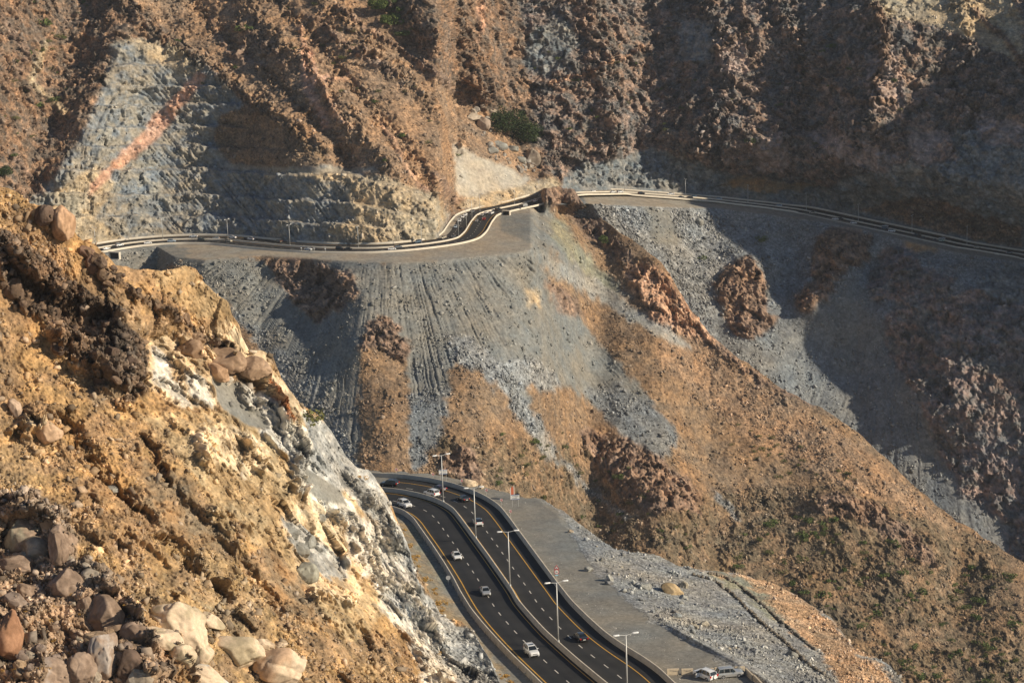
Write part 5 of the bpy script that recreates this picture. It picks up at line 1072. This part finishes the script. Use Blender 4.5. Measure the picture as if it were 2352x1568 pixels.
for (px, py, s_, sd_, k, lab) in ((565, 72, 3, 100, 'g', 'green bush on the crag high on the brown slope'), (413, 98, 2.6, 100, 'g', 'green bush at the top left of the brown slope'), (100, 60, 3, 100, 'g', 'green bush in the shade at the upper left'), (863, 235, 1.8, 100, 'g', 'small bright green bush in the middle of the lit brown slope'), (918, 314, 2.2, 100, 'g', 'green bush beside the ragged dyke on the brown slope'), (1052, 358, 1.6, 100, 'g', 'green bush at the edge of the pale smooth slope'), (466, 193, 1.6, 100, 'g', 'bright green bush on the pink vein'), (540, 155, 2.2, 100, 'g', 'green bush beside the top of the grey terraces'), (888, 370, 1.5, 100, 'g', 'small green bush low on the brown slope'), (1745, 553, 2.4, 300, 'g', 'dark green bush on the shaded slope below the upper road'), (1607, 1050*0+595, 1.8, 300, 'g', 'green bush on the grey scree'),
 (715, 968, 1.9, 500, 'o', 'olive bush on the ledge of the pale cliff'), (1000+12, 1500, .6, 500, 'd', 'dry orange tuft at the cliff foot'), (830, 1098, 1.0, 500, 'd', 'dry tuft at the crest of the grey cliff')):
    plant(k, sd_, px, py, s_, lab, 'bushes on the mountain')
# scattered shrubs of the spur
def scatter(nn_, seed, poly, kinds, smin, smax, lab, grp, name='shrub', cat='shrub'):
    k = 0; rr = random.Random(seed+nn_); x0, x1 = min(p[0] for p in poly), max(p[0] for p in poly); y0, y1 = min(p[1] for p in poly), max(p[1] for p in poly)
    while k < nn_:
        x, y = rr.uniform(x0, x1), rr.uniform(y0, y1)
        if not inpoly(poly, np.array([x]), np.array([y]))[0]: continue
        plant(rr.choice(kinds), seed, x, y, rr.uniform(smin, smax)*rr.choice((.7, 1, 1.2)), lab, grp, name, cat); k += 1
scatter(150, 200, [(1680, 1200), (1900, 1180), (2080, 1250), (2352, 1330), (2352, 1568), (2090, 1568), (1900, 1400), (1660, 1300)], 'ggo', .9, 2., 'small green shrub among many dotted over the stony lower spur at right', 'shrubs dotted over the lower spur')
scatter(55, 200, [(1120, 980), (1320, 1000), (1640, 1180), (1660, 1290), (1420, 1240), (1130, 1110)], 'goo', .7, 1.6, 'low olive shrub among many on the slope behind the lower road', 'shrubs on the slope behind the lower road')
scatter(35, 200, [(1640, 950), (1800, 1000), (1990, 1100), (1900, 1140), (1700, 1080)], 'oo', .7, 1.4, 'pale olive shrub among many on the sunny upper spur', 'shrubs on the sunny upper spur')
scatter(45, 500, [(0, 1260), (180, 1300), (330, 1400), (420, 1568), (0, 1568)], 'd', .35, .8, 'dry orange grass tuft among many between the brown boulders at lower left', 'dry tufts between the boulders', 'grass_tuft', 'grass')
scatter(40, 400, [(905, 1195), (935, 1215), (975, 1300), (1010, 1370), (1060, 1440), (1090, 1470), (1040, 1450), (985, 1370), (940, 1290)], 'd', .5, 1.0, 'dry orange grass tuft among many between cliff and inner barrier', 'dry tufts between cliff and road', 'grass_tuft', 'grass')
scatter(14, 400, [(1170, 1556), (1220, 1600), (1180, 1620), (1140, 1540)], 'd', .5, .9, 'dry orange grass tuft at the foot of the cliff near the lower edge', 'dry tufts at the lower edge', 'grass_tuft', 'grass')
scatter(14, 100, [(850, 0), (940, 0), (960, 60), (930, 90), (880, 60)], 'g', 1.6, 2.6, 'dark green bush among several in the shaded gully at the top', 'bushes in the top gully')
scatter(30, 100, [(0, 0), (230, 0), (150, 250), (60, 420), (0, 300)], 'go', .8, 1.8, 'dark shrub among many on the slope at the upper left', 'shrubs at the upper left')
scatter(30, 100, [(500, 0), (850, 0), (1100, 250), (1000, 380), (760, 240)], 'o', .6, 1.5, 'small dull shrub among many on the lit brown slope', 'shrubs on the lit brown slope')
scatter(45, 100, [(1180, 60), (1460, 40), (1900, 100), (2300, 250), (1900, 350), (1300, 300)], 'go', .8, 1.8, 'dark shrub among many on the shaded mountain side', 'shrubs on the shaded mountain')
# ------------------------------------------------------------------ boulders
def boulder(name, seed, px, py, wpx, hpx, c, lab, grp, tilt=0., sd=0, depth=.9, facets=1.0, embed=.36, c2=None):
    p = ground_at(seed, px, py+hpx*.3); sc = FPX/float(p[1]); w, h = wpx/sc, hpx/sc
    bm = bmesh.new(); bmesh.ops.create_icosphere(bm, subdivisions=5, radius=.5)
    V = np.array([v.co[:] for v in bm.verts]); n = V/np.linalg.norm(V, axis=1)[:, None]
    rg = np.random.default_rng(sd+7); NP = 10 if c[0] < .45 else 14; pl = rg.normal(size=(15, 3)); pl /= np.linalg.norm(pl, axis=1)[:, None]; dd = rg.uniform(.30, .45, 15)
    r = np.full(len(V), .5)
    for k in range(NP):
        cs = n@pl[k]; r = np.minimum(r, np.where(cs > .05, dd[k]/np.maximum(cs, .05), 9)*(facets)+.5*(1-facets))
    q = n*r[:, None]; S_ = 3.
    r = r*(1+(fbm(q[:, 0]*S_+sd, q[:, 1]*S_, q[:, 2]*S_, 5, sd)-.5)*.16)-.05*np.clip(.09-np.abs(fbm(q[:, 0]*2.2+9+sd, q[:, 1]*2.2, q[:, 2]*2.2, 3, sd+3)-.5)*1.5, 0, .1)*8
    q = n*r[:, None]*np.array([w, max(w, h)*depth*.9, h])*1.35
    ca, sa = math.cos(tilt), math.sin(tilt); q = np.stack([q[:, 0]*ca+q[:, 2]*sa, q[:, 1], -q[:, 0]*sa+q[:, 2]*ca], 1)
    F = np.array([[v.index for v in f.verts] for f in bm.faces]); bm.free()
    nz = fbm(q[:, 0]*1.3/w*2, q[:, 1]*1.3/w*2, q[:, 2]*2/w, 4, sd+5)
    c2 = c2 or (c[0]*.7, c[1]*.68, c[2]*.66); t_ = sst(.4, .62, nz)[:, None]
    col = np.array(c)*(1-t_)+np.array(c2)*t_
    o = mesh_np(name, q, F, M_FORE if seed == 500 else M_MID if seed == 400 else M_FAR, True, col, np.full(len(q), .08))
    o.location = (float(p[0]), float(p[1]), float(p[2])+h*(.5-embed)); return tag(o, lab, 'boulder', grp)
CR, CR2, PB, GB, DB = (.62, .49, .35), (.40, .33, .22), (.30, .22, .165), (.33, .33, .30), (.15, .105, .08)
BL = [(415, 1420, 130, 88, CR, 'long cream slab with sandy crust sloping down to the right at the lower left', .55, 1, CR2), (375, 1460, 80, 50, CR, 'cream boulder tucked under the long slab', .4, 2, CR2), (419, 1492, 52, 56, CR, 'squarish cream boulder with a hollow below the long slab', 0, 3, CR2), (465, 1488, 44, 62, CR, 'upright grooved cream boulder at the foot of the long slab', 0, 4, CR2), (545, 1484, 112, 62, CR, 'wide pinkish cream boulder right of the grooved one', .1, 5, CR2), (650, 1520, 110, 80, CR, 'large cream block crowned with grey rock at the lower edge', .15, 6, (.5, .34, .22)), (485, 1420, 55, 30, CR, 'small cream slab above the wide pinkish boulder', .5, 7, CR2), (475, 1548, 90, 50, CR, 'white boulder cut by the lower edge', .5, 8, (.5, .5, .46)), (610, 1475, 40, 24, CR, 'little cream block right of the wide boulder', .4, 9, None), (1000*0+640, 1478, 36, 18, CR, 'little cream brick-shaped block beside its twin', 0, 10, None),
 (240, 1480, 58, 100, PB, 'tall rounded purple-brown boulder left of dry grass', .1, 11, (.36, .31, .27)), (188, 1530*1.0, 60, 80, PB, 'dark brown boulder leaning at the lower edge', 0, 12, None), (110*1.0, 1540, 90, 70, PB, 'reddish boulder with a pale vertical vein at the lower edge', 0, 13, (.40, .33, .28)), (238, 1402, 80, 84, PB, 'big flat-faced brown block under the shaded crag', 0, 14, None), (22, 1440, 54, 110, (.36, .2, .12), 'tall orange-brown block at the left edge', 0, 15, None), (196, 1378, 34, 40, PB, 'small square purple block above the big flat one', 0, 16, None), (150, 1335, 70, 70, PB, 'jointed purple boulder on the left crag', .2, 17, None), (60, 1220, 90, 70, PB, 'fissured grey-brown crag block at the left', .1, 18, (.30, .27, .2)), (136, 1240, 42, 84, PB, 'upright split block beside a dark fissure', 0, 19, None), (295, 1520, 55, 70, DB, 'dark chocolate boulder with sharp top near the lower edge', .2, 20, None), (40, 1290, 70, 34, PB, 'low purple ledge block with shaded underside', .1, 21, None), (310, 1450, 60, 50, PB, 'purple block above the chocolate boulder', 0, 22, None),
 (258, 1122, 26, 24, GB, 'lone grey boulder in the middle of the ochre slope', .1, 23, None), (145, 502, 44, 80, (.5, .32, .2), 'upright pinkish rock tower on the hill crest', .1, 24, None), (105, 490, 40, 40, DB, 'dark cracked rock beside the pink tower', 0, 25, None), (216, 600, 30, 38, (.22, .14, .1), 'brown boulder on the crest under the road end', 0, 26, None), (200, 575, 30, 28, (.22, .14, .1), 'brown boulder leaning over the crest below the lamp', .3, 27, None), (440, 800, 60, 44, (.34, .23, .15), 'smooth brown boulder above the pale cliff', 0, 28, None), (520, 820, 74, 50, (.36, .25, .17), 'large brown boulder at the top of the pale cliff', .2, 29, None), (585, 840, 62, 50, (.40, .28, .19), 'rounded brown boulder at the cliff shoulder', .4, 30, None), (500, 850, 60, 34, (.46, .3, .19), 'orange-brown slab under the two shoulder boulders', .2, 31, None), (524, 872, 22, 18, (.62, .55, .45), 'small white boulder, one of a pair on the ledge', 0, 32, None),
 (693, 1258, 40, 34, GB, 'grey boulder among cobbles on the cliff ledge', .2, 33, None), (712, 1242, 26, 30, GB, 'grey rounded boulder leaning on its neighbour', .3, 34, None), (668, 1222, 36, 26, GB, 'pale grey boulder set in the slope', 0, 35, None), (700, 1310, 52, 46, (.33, .32, .26), 'squat grey boulder low on the cobbled bank', 0, 36, None), (737, 1188, 20, 16, GB, 'small round boulder alone on the sandy ledge', 0, 37, None), (108, 985, 60, 50, (.55, .38, .25), 'cream cracked outcrop on the left ochre slope', .3, 38, None), (40, 935, 24, 50, (.5, .37, .27), 'leaning pinkish slab at the far left slope', -.5, 39, None)]
for (px, py, w, h, c, lab, tl, sd, c2) in BL: boulder('boulder', 500, px, py, w, h, c, lab, 'boulders on the front hillside', tl, sd, c2=c2)
for (px, py, w, h, c, lab, tl, sd) in ((1080, 1108, 40, 22, (.60, .48, .34), 'smooth cream boulder behind the barrier at the bend', .3, 41), (1104, 1118, 14, 14, (.60, .48, .34), 'small cream boulder beside the smooth one at the bend', 0, 42), (1310, 1220, 12, 8, (.4, .33, .25), 'small boulder at the edge of the gravel below the bend', 0, 43), (1350, 1306, 22, 13, GB, 'pale boulder casting a shadow on the gravel edge', 0, 44), (1398, 1338, 18, 12, (.2, .2, .2), 'dark boulder at the gravel edge', 0, 45), (1545, 1352, 46, 26, (.45, .34, .2), 'big tan block lying on the grey talus', .4, 46), (1485, 1345, 30, 24, GB, 'grey block on the talus left of the tan one', .3, 47), (1700, 1540, 24, 24, GB, 'angular boulder beside the corner block', 0, 48), (1555, 1412, 20, 14, (.28, .3, .3), 'dark grey block low on the talus', 0, 49), (1820, 1500, 26, 18, GB, 'pale block beside the stone-edged track', .3, 50)):
    boulder('boulder', 400, px, py, w, h, c, lab, 'boulders round the lay-by', tl, sd)
for (px, py, w, h, c, lab, sd) in ((1150, 333, 30, 20, GB, 'large pale boulder low in the gully, left', 61), (1178, 340, 24, 16, GB, 'pale boulder beside the large one in the gully', 62), (1222, 358, 30, 40, (.3, .25, .2), 'tall brown boulder standing in the gully mouth', 63), (1128, 255, 24, 16, (.45, .38, .3), 'pale boulder at the left of the dark trees', 64), (1085, 268, 30, 18, (.45, .38, .3), 'flat pale boulder left of the dark trees', 65), (1130, 345, 22, 14, GB, 'pale boulder at the lower left of the gully', 66), (1110, 280, 26, 30, (.38, .3, .24), 'brown boulder touching the dark trees', 67), (1195, 365, 20, 14, GB, 'pale boulder below the dark trees', 68)):
    boulder('boulder', 100, px, py, w, h, c, lab, 'boulders in the gully', 0, sd)
boulder('boulder', 300, 1608, 508, 14, 18, GB, 'single big round boulder hanging on the scree under the upper road', None, 0, 71)
def jumble(n, poly, cols, w0, w1, lab, grp, seed, sh=500):
    rr = random.Random(seed); k = 0; x0, x1 = min(p[0] for p in poly), max(p[0] for p in poly); y0, y1 = min(p[1] for p in poly), max(p[1] for p in poly)
    while k < n:
        x, y = rr.uniform(x0, x1), rr.uniform(y0, y1)
        if not inpoly(poly, np.array([x]), np.array([y]))[0]: continue
        w = w0+(w1-w0)*rr.random()**2.2; cc = rr.choice(cols); boulder('boulder', sh, x, y, w, w*rr.uniform(.6, 1.1), cc, lab, grp, rr.uniform(-.5, .6), 100+k+seed, embed=.42); k += 1
jumble(46, [(0, 1130), (90, 1130), (170, 1190), (200, 1290), (280, 1340), (330, 1440), (420, 1568), (0, 1568)], [(.31, .225, .165), (.36, .26, .17), (.27, .21, .17), (.34, .29, .23)], 16, 62, 'brown angular block, one of many in the jumbled rocks at the lower left', 'blocks jumbled at the lower left', 1)
jumble(34, [(0, 540), (70, 590), (190, 690), (330, 770), (335, 890), (250, 900), (120, 790), (0, 640)], [(.15, .105, .075), (.12, .085, .065), (.2, .14, .1)], 12, 36, 'dark brown block, one of many in the dark boulder band on the front hill', 'dark blocks on the front hill', 2)
jumble(26, [(180, 560), (240, 590), (340, 680), (460, 740), (560, 800), (620, 830), (600, 860), (480, 800), (340, 720), (220, 650)], [(.22, .15, .1), (.3, .21, .14), (.16, .115, .085)], 9, 28, 'brown block, one of many strewn along the crest under the end of the upper road', 'blocks along the crest', 3)
jumble(30, [(1090, 225), (1130, 290), (1120, 320), (1160, 350), (1230, 365), (1240, 405), (1205, 395), (1130, 360), (1080, 280)], [(.36, .33, .29), (.42, .36, .29), (.28, .25, .22)], 7, 20, 'pale boulder, one of many tumbled into the gully round the dark trees', 'boulders tumbled in the gully', 4, 100)
jumble(24, [(1230, 1150), (1330, 1215), (1420, 1275), (1560, 1330), (1700, 1420), (1800, 1540), (1720, 1530), (1560, 1440), (1400, 1345), (1310, 1230)], [(.36, .36, .33), (.42, .38, .3), (.26, .27, .27)], 6, 20, 'angular grey block, one of many on the tipped rock beside the lay-by', 'blocks on the talus', 5, 400)
# stone edging of the old track
def edging(pts, lab):
    P = [ground_at(400, *p) for p in pts]; Q = smooth_line(np.array(P), 130, 3); rg = np.random.default_rng(5); V = []; F = []; C_ = []
    v, f = ico(); R = rotm(len(Q))
    for i, q in enumerate(Q):
        s_ = rg.uniform(.5, 1.); k = 0; V.append((R[i]@(v*(1+rg.normal(size=(8, 1))*.12)).T).T*s_*.55+q+[rg.normal()*.15, 0, s_*.25]); F.append(f+i*8); C_.append(np.full((8, 3), rg.uniform(.1, .2))*[1.15, 1, .8])
    tag(mesh_np('stone_wall', np.concatenate(V), np.concatenate(F), M_MID, False, np.concatenate(C_), np.full(len(Q)*8, .1)), lab, 'stone wall', 'dry stone edges of the old track')
edging([(1590, 1320), (1640, 1334), (1680, 1362), (1712, 1395), (1760, 1440), (1810, 1482), (1850, 1520), (1890, 1550)], 'dark dry stone edge of the old track, side nearer the lay-by')
edging([(1625, 1317), (1665, 1325), (1705, 1352), (1740, 1380), (1790, 1425), (1830, 1460), (1870, 1492)], 'dark dry stone edge of the old track, side nearer the orange rubble')
# haze ------------------------------------------------------------------------------
def haze():
    m = bpy.data.materials.new('haze'); m.use_nodes = True; t = m.node_tree
    for n in list(t.nodes): t.nodes.remove(n)
    o = t.nodes.new('ShaderNodeOutputMaterial'); v = t.nodes.new('ShaderNodeVolumePrincipled'); v.inputs['Color'].default_value = (.80, .86, .95, 1); v.inputs['Density'].default_value = HAZE_D; v.inputs['Anisotropy'].default_value = .0
    t.links.new(v.outputs[0], o.inputs['Volume'])
    b_ = MB().box((100, 2000, -180), (8000, 9000, 1000)).build('haze', m); tag(b_, kind='stuff')
HAZE_D = 0.00003
if HAZE_D: haze()
